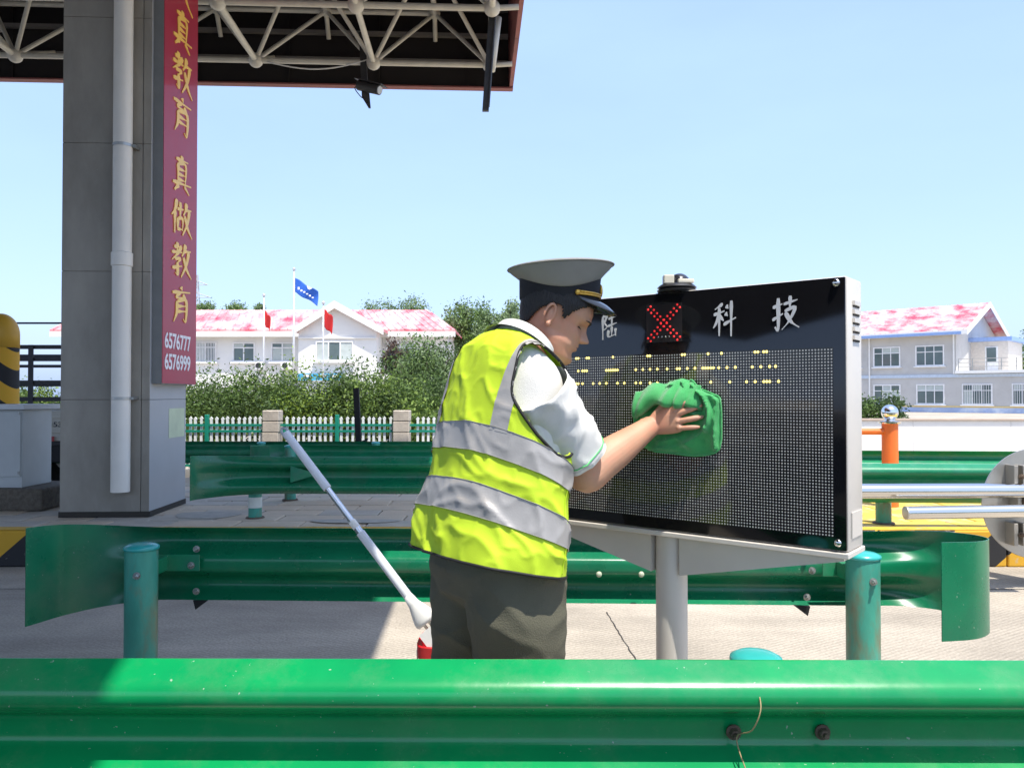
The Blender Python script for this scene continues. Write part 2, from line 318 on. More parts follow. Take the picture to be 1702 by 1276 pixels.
# ------------------------------------------------------------------ raised traffic island
IZ = .28
YEL = M('yellow_paint_worn', (.62, .36, .03), .75, 0, .18, 9, .1, 60, 0, col2=(.42, .35, .24), m_s=5, m_lo=.56, m_hi=.66)
def stripe_mat(name, ang_shear, period, c1, c2, axis='x', worn=.58):
    m = bpy.data.materials.new(name); m.use_nodes = True; t = m.node_tree; N = t.nodes; K = t.links.new; p = N['Principled BSDF']; p.inputs['Roughness'].default_value = .7
    tc = N.new('ShaderNodeTexCoord'); sp = N.new('ShaderNodeSeparateXYZ'); K(tc.outputs['Object'], sp.inputs[0])
    a = N.new('ShaderNodeMath'); a.operation = 'MULTIPLY_ADD'; a.inputs[1].default_value = ang_shear; K(sp.outputs['Z'], a.inputs[0]); K(sp.outputs['X' if axis == 'x' else 'Y'], a.inputs[2])
    d = N.new('ShaderNodeMath'); d.operation = 'DIVIDE'; d.inputs[1].default_value = period; K(a.outputs[0], d.inputs[0])
    fr = N.new('ShaderNodeMath'); fr.operation = 'FRACT'; K(d.outputs[0], fr.inputs[0])
    gt = N.new('ShaderNodeMath'); gt.operation = 'GREATER_THAN'; gt.inputs[1].default_value = .5; K(fr.outputs[0], gt.inputs[0])
    m1 = N.new('ShaderNodeMix'); m1.data_type = 'RGBA'; m1.inputs[6].default_value = (*c1, 1); m1.inputs[7].default_value = (*c2, 1); K(gt.outputs[0], m1.inputs[0])
    nz = N.new('ShaderNodeTexNoise'); nz.inputs['Scale'].default_value = 7; nz.inputs['Detail'].default_value = 8; K(tc.outputs['Object'], nz.inputs['Vector'])
    mr = N.new('ShaderNodeMapRange'); mr.inputs[1].default_value = worn; mr.inputs[2].default_value = worn+.05; K(nz.outputs['Fac'], mr.inputs[0])
    m2 = N.new('ShaderNodeMix'); m2.data_type = 'RGBA'; m2.inputs[7].default_value = (.42, .38, .32, 1); K(m1.outputs[2], m2.inputs[6]); K(mr.outputs[0], m2.inputs[0]); K(m2.outputs[2], p.inputs['Base Color'])
    return m
KERB = stripe_mat('kerb_stripes', -1.15, .62, (.62, .34, .02), (.018, .018, .02), worn=.60)
PAVE = M('paver_tan', (.60, .49, .36), .85, 0, .18, 5, .2, 70, 0, col2=(.44, .37, .29), m_s=2.2, m_lo=.45, m_hi=.7)
PAVE2 = M('paver_grey', (.47, .42, .35), .88, 0, .18, 5, .2, 70)
PAVEY = M('paver_yellow', (.62, .43, .07), .8, 0, .14, 6, .12, 60, 0, col2=(.46, .37, .24), m_s=3.1, m_lo=.53, m_hi=.64)
isl = thing('traffic_island', None, None, (0, 7.2, 0), kind='structure')
mesh('island_base', box((-9, 6.16, 0), (7.5, 8.75, IZ-.034)), M('mortar', (.13, .115, .095), .9), isl)
n = 0
x = -9.0
while x < 7.5:                                       # kerb stones along the front edge
    ln = .98
    mesh('kerb_stone', bevel(box((x+.003, 6.04+rng.uniform(-.004, .004), 0), (min(x+ln, 7.5), 6.20, IZ+rng.uniform(-.003, .003))), .012, 2), KERB, isl)
    x += ln+.006
mesh('kerb_edge_paint', box((-9, 6.056, IZ+.001), (7.5, 6.195, IZ+.0045)), YEL, isl)
slabs = {}
def slab(wd, dp, k, mt):
    key = (round(wd, 3), k, mt.name)
    if key not in slabs:
        v, f = bevel(box((-wd/2, -dp/2, -.03), (wd/2, dp/2, 0)), .006, 1); me = bpy.data.meshes.new('paving_slab'); me.from_pydata([tuple(p) for p in v], [], f); me.materials.append(mt); slabs[key] = me
    return slabs[key]
row = 0; y = 6.215
while y < 8.7:
    dp = .31; x = -8.6+(row % 2)*.27
    while x < 7.2:
        wd = .53; mt = PAVEY if (x > 1.9 and rng.random() < .93) else (PAVE if rng.random() < .72 else PAVE2)
        if row == 0 and x > .8: mt = PAVEY
        o = bpy.data.objects.new('paving_slab', slab(wd-.012, dp-.012, 0, mt)); COL.objects.link(o); o.parent = isl
        o.location = (x+wd/2, y+dp/2-7.2, IZ+rng.uniform(-.007, .001)); o.rotation_euler = (R(rng.uniform(-.5, .5)), R(rng.uniform(-.5, .5)), R(rng.uniform(-.6, .6)))
        x += wd
    y += dp; row += 1
MANH = M('cover_grey', (.40, .37, .32), .8, 0, .2, 10, .2, 70)
for (u, v, rx, ry) in ((345, 856, .27, .22), (590, 866, .36, .10)):
    Yg = (H-IZ)*FPX/(v-657); c = Vector(((u-CX)/FPX*Yg, Yg, IZ))
    pr = [(c.x+rx*math.cos(a)*(1+.1*math.sin(3*a)), c.y+ry*math.sin(a)*(1+.12*math.cos(2*a)), IZ+.003) for a in [2*math.pi*k/26 for k in range(26)]]
    mesh('mortar_patch', prism(pr, (0, 0, .004)), MANH, isl)

# island rails
WHITEB = M('white_band_paint', (.62, .64, .58), .6, 0, .12, 12)
def island_post(parent, x, y, zt, r=.055, band=True):
    post(parent, (x, y), r, IZ, zt, POSTG)
    mesh('foot_plate', lathe([(r*1.45, IZ+.001), (r*1.35, IZ+.012)], (x, y, 0), 20), RUST, parent)
    if band: mesh('white_band', lathe([(r+.003, IZ+.09), (r+.003, IZ+.18)], (x, y, 0), 24, cap=False), WHITEB, parent, True)
t = thing('guardrail', 'green guardrail with flared end and white-banded post on the paved island', 'guardrail', (-1, 6.6, IZ))
lf = [tuple(p) for p in catmull([(-1.95, 6.56), (-2.15, 6.55), (-2.36, 6.50), (-2.52, 6.38), (-2.58, 6.28)], 5)][::-1]
md = straight((-1.95, 6.56), (.55, 6.5), 16)
pa = lf[:-1]+md; nl = len(lf)-1
mesh('rail_beam', rail_mesh(pa, [sm(1-i/nl) for i in range(nl)]+[0]*len(md), [1+.15*sm(1-i/nl) for i in range(nl)]+[1]*len(md), -1, .655), GREEND, t, 'auto')
island_post(t, (425-CX)/FPX*6.66, 6.66, .70); island_post(t, .3, 6.64, .70)
mesh('splice_plate', prism([(-1.83, 6.475, .74), (-1.83, 6.475, .60), (-1.60, 6.475, .67)], (0, -.004, 0)), GREENB, t)
t = thing('guardrail', 'green guardrail with a curled end on the far side of the paved island', 'guardrail', (-1, 7.95, IZ))
cu = [tuple(p) for p in catmull([(-1.75, 7.93), (-2.1, 7.97), (-2.42, 7.92), (-2.58, 7.78), (-2.52, 7.62), (-2.34, 7.56)], 5)][::-1]
md = straight((-1.75, 7.93), (.6, 7.85), 14); pa = cu[:-1]+md; nl = len(cu)-1
mesh('rail_beam', rail_mesh(pa, [sm(min(1, (1-i/nl)*2)) for i in range(nl)]+[0]*len(md), [1+.1*sm(1-i/nl) for i in range(nl)]+[1]*len(md), 1, .66), GREENB, t, 'auto')
island_post(t, (484-CX)/FPX*7.82, 7.80, .815, .055, False); island_post(t, 0.2, 7.75, .80, .055, False)
t = thing('guardrail', 'sunlit green guardrail on the near edge of the yellow island behind the steel tubes', 'guardrail', (3, 6.2, IZ))
mesh('rail_beam', rail_mesh(straight((1.55, 6.33), (5.2, 6.10), 16), [0]*17, [1]*17, -1, .625), GREENB, t, 'auto')
island_post(t, (1467-CX)/FPX*6.38, 6.38, .70, .06, False); island_post(t, 4.9, 6.25, .70, .06, False)
t = thing('guardrail', 'sunlit green guardrail on the far edge of the yellow island behind the orange post', 'guardrail', (3, 7.9, IZ))
mesh('rail_beam', rail_mesh(straight((2.0, 8.02), (5.6, 7.72), 16), [0]*17, [1]*17, 1, .61), GREENB, t, 'auto')
for x in (2.6, 5.3): island_post(t, x, 7.80, .70, .055, False)
t = thing('guardrail', 'dark green guardrail across the far lane in front of the white picket fence', 'guardrail', (-4, 11.0, 0))
mesh('rail_beam', rail_mesh(straight((-8.8, 11.05), (.8, 10.95), 24), [0]*25, [1]*25, 1, .52), GREENB, t, 'auto')
for x in (-7.6, -5.55, -3.5, -1.9, 0.2):
    post(t, (x, 10.93), .057, 0, .66)

# ------------------------------------------------------------------ canopy
CA = R(2.8); EX = Vector((math.cos(CA), math.sin(CA), 0)); EY = Vector((-math.sin(CA), math.cos(CA), 0))
def cl(x, y, z): v = EX*x+EY*y; return Vector((v.x, v.y, z))
CREAM = M('truss_cream', (.66, .635, .56), .5, 0, .10, 9, .03, 50)
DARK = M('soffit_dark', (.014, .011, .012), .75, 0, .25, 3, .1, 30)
FASC = M('fascia_red', (.30, .10, .095), .6, 0, .14, 2.5, .05, 20, col2=(.24, .095, .09))
cp = thing('toll_canopy', 'large dark canopy with cream steel space frame and red edge above the column', 'canopy', cl(-5, 6, 5.4))
DK = 6.75
def cpoly(pts, z0, z1):
    return prism([cl(x, y, z0) for x, y in pts], (0, 0, z1-z0))
mesh('roof_deck', cpoly([(-15, -9), (.09, -9), (.09, 1.2), (.47, 1.2), (.47, 10.58), (-15, 10.58)], DK, DK+.12), DARK, cp)  # edge stepped back out of view to shift its shadow on the near rail
def cbox(x0, x1, y0, y1, z0, z1): return prism([cl(x0, y0, z0), cl(x1, y0, z0), cl(x1, y1, z0), cl(x0, y1, z0)], (0, 0, z1-z0))
for i, (a, b) in enumerate([(10.60-1.5*k, 10.60-1.5*(k+1)) for k in range(7)]):
    mesh('fascia_panel', cbox(.48, .53, max(b, 1.2)+.006, a, 5.5, DK+.13), FASC, cp)
mesh('fascia_panel', cbox(.10, .14, -9, 1.2, 5.5, DK+.13), FASC, cp)  # unseen panel along the added step, shapes the shadow edge
mesh('fascia_panel', cbox(.142, .53, 1.16, 1.2, 5.5, DK+.13), FASC, cp)  # added panel closing the step against leaking sunlight
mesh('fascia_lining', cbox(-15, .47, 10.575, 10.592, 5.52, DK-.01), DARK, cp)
x = .53
while x > -15:
    mesh('end_fascia_panel', cbox(x-1.19, x, 10.60, 10.64, 5.5+.004*rng.random(), DK+.13), FASC, cp)
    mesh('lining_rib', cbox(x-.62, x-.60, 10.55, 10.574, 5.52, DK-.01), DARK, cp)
    x -= 1.2
mesh('fascia_lip', cbox(-15, .53, 10.53, 10.645, 5.478, 5.497), FASC, cp)
for z in (5.78, 6.14, 6.5): mesh('girt', cbox(-15, .46, 10.47, 10.53, z, z+.05), M('girt_grey', (.16, .15, .145), .6), cp)
ZB, ZT, SP = 5.39, 6.36, 1.42
rowsB = [9.59-SP*k for k in range(0, 5)]; colsB = [.19-SP*k for k in range(0, 10)]
rowsT = [10.30-SP*k for k in range(0, 5)]; colsT = [.19-SP*(k+.5) for k in range(0, 9)]
def ctube(a, b, r=.036): mesh('truss_tube', tube([a, b], r, 10, False), CREAM, cp, True)
for j, y in enumerate(rowsB):
    for i, x in enumerate(colsB):
        mesh('truss_node', sphere(cl(x, y, ZB), .088, 14, 9), CREAM, cp, True)
        if i: ctube(cl(colsB[i-1], y, ZB), cl(x, y, ZB), .034)
        if j: ctube(cl(x, rowsB[j-1], ZB), cl(x, y, ZB), .035)
        for tx in (x-SP/2, x+SP/2):
            for ty in (y+SP/2, y-SP/2):
                if any(abs(tx-c) < .01 for c in colsT) and any(abs(ty-c) < .01 for c in rowsT): ctube(cl(x, y, ZB), cl(tx, ty, ZT), .026)
    ctube(cl(.19, y, ZB), cl(.47, y, ZB+.02), .03)
for j, y in enumerate(rowsT):
    for i, x in enumerate(colsT):
        mesh('truss_node', sphere(cl(x, y, ZT), .075, 12, 8), CREAM, cp, True)
        if i: ctube(cl(colsT[i-1], y, ZT), cl(x, y, ZT), .034)
        if j: ctube(cl(x, rowsT[j-1], ZT), cl(x, y, ZT), .034)
for x in colsB: ctube(cl(x, 9.59, ZB), cl(x-.02, 10.5, ZB+.43), .032)
for x in colsT: ctube(cl(x, 10.30, ZT), cl(x, 10.5, ZT-.28), .03)
a, b = cl(-2.5, 9.56, ZB-.03), cl(-1.3, 9.56, ZB+.02)
mesh('sagging_cable', tube([a.lerp(b, k/12)-Vector((0, 0, .1*math.sin(math.pi*k/12))) for k in range(13)], .008, 6), WHITEP, cp, True)
BAR = M('hanger_dark', (.05, .05, .052), .5, .3, .2, 20)
t = thing('security_camera', 'black security camera on a hanging flat bar below the canopy edge', 'camera', at(605, 60, 9.5))
p0, p1 = at(602, 55, 9.5), at(607, 163, 9.5)
mesh('hanger_bar', obox((p0+p1)/2, (.038, 0, 0), (0, .02, 0), (p1-p0)/2), BAR, t)
q = at(614, 180, 9.5); mesh('lower_bracket', prism([p1+Vector((-.035, -.015, 0)), p1+Vector((.05, -.015, .06)), q+Vector((.015, -.015, 0)), q+Vector((-.01, -.015, 0))], (0, .03, 0)), BAR, t)
c = at(614, 146, 9.45); d = Vector((.86, -.35, -.32)).normalized(); xx, yy, _ = frame(d)
mesh('camera_body', tube([c-d*.16, c+d*.15], .062, 16), BAR, t, 'auto')
mesh('sun_shield', obox(c+Vector((0, 0, .062))+d*.02, d*.2, xx*.075, yy*.006), BAR, t)
mesh('lens', tube([c+d*.150, c+d*.158], .05, 16), M('lens_glass', (.5, .55, .6), .08, coat=.5), t)
mesh('cable', tube(catmull([c-d*.16, c-d*.22+Vector((0, 0, -.05)), c-d*.12+Vector((0, 0, -.14)), p1], 5), .006, 6), BAR, t, True)
t = thing('hanging_bracket', 'bare dark hanging bar near the red canopy corner', 'bracket', at(815, 5, 8.3))
p0, p1 = at(820, -6, 8.3), at(807, 185, 8.3)
mesh('hanger_bar', obox((p0+p1)/2, (.034, 0, 0), (0, .025, 0), (p1-p0)/2), BAR, t)
mesh('hanger_rod', tube([at(826, -10, 8.25), at(812, 178, 8.25)], .012, 8), BAR, t)
mesh('brace_tube', tube([at(828, 30, 8.4), at(817, 118, 8.35)], .04, 10), CREAM, t, True)

# ------------------------------------------------------------------ column with banner and drain pipe
PANEL = M('column_panel', (.35, .32, .27), .6, .0, .2, 2.4, .03, 10, 0, col2=(.22, .20, .165), m_s=1.6, m_lo=.42, m_hi=.72, stretch=(1, 1, .4), grime=.12)
BLUEG = M('column_side_panel', (.40, .41, .42), .5, .1, .06, 3)
co = thing('column', 'broad grey panel-clad column holding up the canopy', 'column', (-3.5, 7.1, IZ))
def colp(x, y, z): return Vector((-3.12, 6.74, 0))+EX*x+EY*y+Vector((0, 0, z))
def colbox(x0, x1, y0, y1, z0, z1): return prism([colp(x0, y0, z0), colp(x1, y0, z0), colp(x1, y1, z0), colp(x0, y1, z0)], (0, 0, z1-z0))
mesh('core', colbox(-.735, -.012, .012, .83, IZ-.02, 6.7), M('core_dark', (.10, .095, .085), .8), co)
zs = [IZ]+[at(180, v, 6.75).z for v in (664, 452, 240, 32)]+[5.65, 6.7]
for a, b in zip(zs[:-1], zs[1:]):
    mesh('front_panel', bevel(colbox(-.75, -.075, 0, .010, a+.0015, b-.0015), .0015, 1), PANEL, co)
    mesh('front_panel', bevel(colbox(-.069, -.002, -.001, .010, a+.0015, b-.0015), .0015, 1), PANEL, co)
    mesh('side_panel', bevel(colbox(-.011, 0, .002, .84, a+.0015, b-.0015), .0015, 1), BLUEG, co)
    mesh('left_panel', bevel(colbox(-.750, -.738, .012, .84, a+.0015, b-.0015), .0015, 1), PANEL, co)
mesh('base_strip', colbox(-.757, .006, -.007, .845, IZ-.002, IZ+.045), M('grime', (.045, .04, .033), .9), co)  # thin dark strip round the foot of the column
mesh('notice_sticker', colbox(.001, .003, .42, .80, .93, 1.20), M('sticker', (.55, .62, .42), .5), co)
PIPE = M('pvc_pipe', (.80, .76, .68), .45, 0, .08, 3, 0, 0, 0, col2=(.66, .61, .52), m_s=1.5, m_lo=.55, m_hi=.8)
t = thing('drain_pipe', 'off-white round drain pipe running down the grey column', 'pipe', colp(-.2, -.09, .5))
pc = colp(-.205, -.088, 0)
mesh('pipe', tube([pc+Vector((0, 0, z)) for z in (at(207, 818, 6.6).z, 6.7)], .076, 24), PIPE, t, 'auto')
z = at(210, 430, 6.6).z; mesh('coupling', lathe([(.078, -.06), (.086, -.055), (.086, .055), (.078, .06)], pc+Vector((0, 0, z)), 24, cap=False), PIPE, t, 'auto')
for v in (240, 662):
    z = at(210, v, 6.6).z; mesh('strap', lathe([(.079, -.012), (.081, -.012), (.081, .012), (.079, .012)], pc+Vector((0, 0, z)), 24, cap=False), STEEL, t, 'auto')
    mesh('strap_ear', box(tuple(pc+Vector((.078, .0, z-.012))), tuple(pc+Vector((.105, .095, z+.012)))), STEEL, t)

# brush-written characters: strokes as tapered ribbons on a 100 x 100 grid
STK = {
 '真': [[(22,86),(80,90)],[(50,100),(48,76)],[(32,76),(30,28)],[(32,76),(68,79),(66,26)],[(32,62),(66,64)],[(31,48),(66,50)],[(31,34),(66,36)],[(6,22),(96,29)],[(34,20),(14,2)],[(62,22),(86,4)]],
 '教': [[(14,84),(46,88)],[(30,98),(29,70)],[(4,68),(54,73)],[(50,90),(30,66),(4,46)],[(18,50),(44,54),(30,40)],[(30,42),(31,8),(20,12)],[(6,24),(52,34)],[(70,98),(62,76),(52,62)],[(62,78),(96,82)],[(86,80),(74,40),(48,2)],[(60,60),(76,26),(100,2)]],
 '育': [[(48,100),(54,90)],[(8,82),(94,87)],[(46,84),(26,68),(64,70)],[(58,78),(76,62)],[(30,58),(28,26),(14,0)],[(30,58),(74,61),(72,2),(60,8)],[(32,44),(72,46)],[(31,29),(72,31)]],
 '做': [[(26,98),(18,70),(2,50)],[(17,70),(16,2)],[(28,72),(58,76)],[(43,94),(42,48)],[(31,46),(30,12)],[(31,46),(54,48),(53,14)],[(31,16),(54,18)],[(74,98),(68,76),(58,60)],[(68,78),(98,82)],[(88,80),(78,40),(54,2)],[(64,60),(80,26),(102,0)]],
 '人': [[(52,98),(44,50),(4,4)],[(46,60),(70,22),(100,2)]],
 '陆': [[(10,92),(9,0)],[(10,92),(36,93),(22,66),(37,48),(16,38)],[(46,78),(90,83)],[(68,98),(67,46)],[(40,50),(98,56)],[(67,46),(66,10)],[(46,34),(46,8),(92,12)],[(90,36),(91,6)]],
 '科': [[(44,96),(8,84)],[(2,68),(52,73)],[(28,86),(27,0)],[(27,66),(14,42),(0,28)],[(28,62),(48,44)],[(60,88),(70,78)],[(56,66),(67,56)],[(48,32),(104,46)],[(84,100),(82,-8)]],
 '技': [[(2,72),(40,78)],[(24,98),(23,4),(10,12)],[(0,34),(42,48)],[(46,76),(100,82)],[(72,98),(70,58)],[(50,55),(90,60),(68,24),(38,0)],[(52,50),(76,18),(106,-2)]],
}
def brush(ch, wd=8.5):
    V, F = [], []
    for si, s in enumerate(STK[ch]):
        p = catmull(s, 5) if len(s) > 2 else [np.array(s[0])+(np.array(s[1])-np.array(s[0]))*k/6 for k in range(7)]
        m = len(p); n0 = len(V)
        for i in range(m):
            d = p[min(i+1, m-1)]-p[max(i-1, 0)]; d = d/(np.linalg.norm(d)+1e-9); nn = np.array((-d[1], d[0])); t_ = i/(m-1)
            wv = wd*(.62+.38*math.cos(t_*3.1)+.10*math.sin(7*t_+si))*(.55 if t_ == 0 else 1)+1.2
            wv *= .62 if abs(d[0]) > abs(d[1])*1.2 else .85
            q = p[i]+np.array((.0, .1*(p[i][0]-50)))
            V += [q+nn*wv*.6, q-nn*wv*.6]
        for i in range(m-1): F.append((n0+2*i, n0+2*i+1, n0+2*i+3, n0+2*i+2))
    return V, F
def glyph(ch, O, ux, uy, sx, sy, nrm, wd=8.5, th=.003):
    v, f = brush(ch, wd); n = len(v)
    P = [O+ux*(p[0]/100*sx)+uy*(p[1]/100*sy)+nrm*(.0002*k/len(v)) for k, p in enumerate(v)]
    return [p for p in P]+[p+nrm*th for p in P], [q[::-1] for q in f]+[tuple(i+n for i in q) for q in f]+[(a, b, b+n, a+n) for q in f for a, b in ((q[0], q[1]), (q[1], q[2]), (q[2], q[3]), (q[3], q[0]))]
def text_vf(s, O, ux, uy, size, sx=1., nrm=Vector((0, 0, 1)), th=.003, bold=.0):
    c = bpy.data.curves.new('txt', 'FONT'); c.body = s; c.size = size; c.extrude = th/2; c.offset = bold
    o = bpy.data.objects.new('txt', c); COL.objects.link(o); dg = bpy.context.evaluated_depsgraph_get(); dg.update(); e = o.evaluated_get(dg); me = e.to_mesh()
    V = [O+ux*(v.co.x*sx)+uy*v.co.y+nrm*(v.co.z+th/2) for v in me.vertices]; F = [tuple(q.vertices) for q in me.polygons]
    e.to_mesh_clear(); bpy.data.objects.remove(o); bpy.data.curves.remove(c); return V, F
BANR = M('banner_red', (.38, .008, .035), .55, 0, .06, 2, 0, 0, .25)
GOLDT = M('gold_lettering', (.95, .60, .12), .4, .0, .08, 8)
WHT = M('white_lettering', (.82, .82, .84), .5)
bn = thing('banner_sign', 'tall red banner box with gold characters and white phone numbers on the column', 'sign', colp(.05, .4, 1.43))
zb = at(290, 638, 6.9).z
mesh('box_body', colbox(.002, .085, .03, .86, zb, 6.68), M('banner_side_grey', (.20, .20, .19), .5), bn)
mesh('red_face', colbox(.0852, .09, .036, .855, zb+.006, 6.68), BANR, bn)
FO = colp(.0905, 0, 0)
def bchar(ch, vt, vb, ya=.20, yb=.70):
    yc = (ya+yb)/2; Yw = colp(.09, yc, 0).y; z1, z0 = at(295, vt, Yw).z, at(295, vb, Yw).z
    mesh('gold_character', glyph(ch, colp(.0905, ya, z0), EY, Vector((0, 0, 1)), yb-ya, z1-z0, EX, 13, .006), GOLDT, bn)
for ch, vt, vb in (('人', -58, 14), ('真', 20, 84), ('教', 92, 156), ('育', 164, 224), ('真', 260, 322), ('做', 334, 392), ('教', 404, 462), ('育', 477, 535)): bchar(ch, vt, vb)
for s, v in (('6576777', 580), ('6576999', 614)):
    zz = at(290, v, 7.1).z; mesh('phone_number', text_vf(s, colp(.0905, .075, zz), EY, Vector((0, 0, 1)), .19, .93, EX, .004, .004), WHT, bn)

# ------------------------------------------------------------------ LED sign
SU = Vector((.777, -.630, 0)).normalized(); SN = Vector((-SU.y*-1, 0, 0)); SN = Vector((SU.y, -SU.x, 0))      # outward normal of the front
SR = Vector((.906, 2.115, 0)); SL = 1.10; ZT_, ZB_ = 1.645, .895
def sg(s, z, d=0.): return SR-SU*s+SN*d+Vector((0, 0, z))       # s metres left of the right edge, d in front of the face
def sgbox(s0, s1, z0, z1, d0, d1): return prism([sg(s0, z0, d0), sg(s1, z0, d0), sg(s1, z0, d1), sg(s0, z0, d1)], (0, 0, z1-z0))
CASE = M('sign_case', (.64, .60, .54), .45, .15, .06, 4)
GLASS = M('sign_glass', (.006, .006, .007), .05, 0, .1, 3, 0, 0, 0, spec=.55)
ls = thing('led_sign', 'black roadside display board with red cross and white characters on a grey post', 'sign', sg(.57, 0, -.08))
mesh('case', bevel(sgbox(0, SL, ZB_, ZT_, -.145, -.006), .006), CASE, ls, 'auto')
mesh('front_glass', bevel(sgbox(.003, SL-.003, ZB_+.004, ZT_-.003, -.005, .001), .0025), GLASS, ls, 'auto')
mesh('bottom_trim', bevel(sgbox(-.004, SL+.004, ZB_-.016, ZB_-.001, -.15, .008), .002, 1), CASE, ls)
def led_mat():
    m = bpy.data.materials.new('led_matrix'); m.use_nodes = True; t = m.node_tree; N = t.nodes; K = t.links.new; p = N['Principled BSDF']
    tc = N.new('ShaderNodeTexCoord'); s = N.new('ShaderNodeVectorMath'); s.operation = 'FRACTION'; K(tc.outputs['UV'], s.inputs[0])
    b = N.new('ShaderNodeVectorMath'); b.operation = 'SUBTRACT'; b.inputs[1].default_value = (.5, .5, 0); K(s.outputs[0], b.inputs[0])
    l = N.new('ShaderNodeVectorMath'); l.operation = 'LENGTH'; K(b.outputs[0], l.inputs[0])
    r = N.new('ShaderNodeMapRange'); r.inputs[1].default_value = .21; r.inputs[2].default_value = .31; r.inputs[3].default_value = 1; r.inputs[4].default_value = 0; K(l.outputs['Value'], r.inputs[0])
    md = N.new('ShaderNodeVectorMath'); md.operation = 'SCALE'; md.inputs['Scale'].default_value = 1/16; K(tc.outputs['UV'], md.inputs[0])
    fl = N.new('ShaderNodeVectorMath'); fl.operation = 'FLOOR'; K(md.outputs[0], fl.inputs[0]); wn = N.new('ShaderNodeTexWhiteNoise'); K(fl.outputs[0], wn.inputs['Vector'])
    f2 = N.new('ShaderNodeVectorMath'); f2.operation = 'FLOOR'; K(tc.outputs['UV'], f2.inputs[0]); w2 = N.new('ShaderNodeTexWhiteNoise'); K(f2.outputs[0], w2.inputs['Vector'])
    sm_ = N.new('ShaderNodeTexNoise'); sm_.inputs['Scale'].default_value = .045; sm_.inputs['Detail'].default_value = 5; K(tc.outputs['UV'], sm_.inputs['Vector'])
    a1 = N.new('ShaderNodeMath'); a1.operation = 'MULTIPLY_ADD'; a1.inputs[1].default_value = .14; a1.inputs[2].default_value = .62; K(wn.outputs['Value'], a1.inputs[0])
    a2 = N.new('ShaderNodeMath'); a2.operation = 'MULTIPLY_ADD'; a2.inputs[1].default_value = .22; K(w2.outputs['Value'], a2.inputs[0]); K(a1.outputs[0], a2.inputs[2])
    a3 = N.new('ShaderNodeMath'); a3.operation = 'MULTIPLY'; K(a2.outputs[0], a3.inputs[0]); K(r.outputs[0], a3.inputs[1])
    c = N.new('ShaderNodeMix'); c.data_type = 'RGBA'; c.inputs[6].default_value = (.010, .010, .011, 1); c.inputs[7].default_value = (.64, .64, .61, 1); K(a3.outputs[0], c.inputs[0]); K(c.outputs[2], p.inputs['Base Color'])
    ro = N.new('ShaderNodeMapRange'); ro.inputs[1].default_value = .35; ro.inputs[2].default_value = .7; ro.inputs[3].default_value = .02; ro.inputs[4].default_value = .12; K(sm_.outputs['Fac'], ro.inputs[0]); K(ro.outputs[0], p.inputs['Roughness']); return m
P0 = sg(0, 1.2); 
def s_of(u, v):
    q = on_plane(u, v, P0, SN); return (SR-q).dot(SU), q.z
s0, zt0 = s_of(1385, 577); _, zb0 = s_of(1383, 892)
s1 = SL-.05
q = [sg(s0, zb0, .0022), sg(s1, zb0, .0022), sg(s1, zt0, .0022), sg(s0, zt0, .0022)]
o = mesh('led_matrix', (q, [(0, 3, 2, 1)]), led_mat(), ls)
uv = o.data.uv_layers.new(name='UVMap'); PT = .0086
cs = [(0, 0), (0, (zt0-zb0)/PT), ((s1-s0)/PT, (zt0-zb0)/PT), ((s1-s0)/PT, 0)]
for i, c in enumerate(cs): uv.data[i].uv = c
def emis(name, col, st):
    m = bpy.data.materials.new(name); m.use_nodes = True; p = m.node_tree.nodes['Principled BSDF']; p.inputs['Base Color'].default_value = (*col, 1); p.inputs['Emission Color'].default_value = (*col, 1); p.inputs['Emission Strength'].default_value = st; return m
LEDY, LEDR = emis('led_yellow', (1, .80, .22), 1.1), emis('led_red', (.85, .03, .03), .45)
rows_led = [[(960,593,10),(977,592,9),(1018,594,8),(1079,592,12),(1138,589,12),(1178,587,10),(1200,587,6),(1256,585,14),(1273,584,12)],
            [(961,616,8),(972,616,12),(1017,614,26),(1058,613,8),(1068,613,8),(1080,613,8),(1092,613,8),(1111,613,6),(1128,612,12),(1144,611,10),(1155,611,5),(1177,610,24),(1194,610,8),(1210,609,9),(1225,609,8),(1250,609,9),(1267,608,9),(1280,608,9),(1291,608,9)],
            [(957,637,14),(970,637,7),(987,637,5),(998,637,8),(1010,637,8),(1026,637,8),(1037,637,8),(1058,636,9),(1066,636,5),(1080,636,9),(1094,636,9),(1180,635,8),(1212,634,10),(1244,634,5),(1254,634,9),(1272,634,10),(1283,634,6),(1296,633,9)]]
vf = []
for rw in rows_led:
    zr = round((s_of(rw[len(rw)//2][0], rw[len(rw)//2][1])[1]-zb0)/PT-.5)*PT+zb0+PT*.5
    for (u, v, wpx) in rw:
        wpx = max(wpx-4, 3); sa, _ = s_of(u-wpx/2, v); sb, _ = s_of(u+wpx/2, v)
        k0, k1 = round((sb-s0)/PT), max(round((sa-s0)/PT), round((sb-s0)/PT)+1)
        for k in range(k0, k1):
            if 0 <= k and s0+k*PT < s1: vf.append(lathe([(.0042, 0), (.0036, .0012), (.001, .002)], sg(s0+(k+.5)*PT, zr, .0024), 6, SN, False))
mesh('lit_yellow_leds', join(*vf), LEDY, ls, kind='stuff')
a, zt1 = s_of(1134, 503); b, zb1 = s_of(1075, 570)
mesh('signal_panel', sgbox(a, b, zb1, zt1, .0012, .0022), M('signal_black', (.012, .008, .008), .35), ls)
vf = []; cxs, czs = (a+b)/2, (zb1+zt1)/2; hw, hh = (b-a)/2*.82, (zt1-zb1)/2*.84
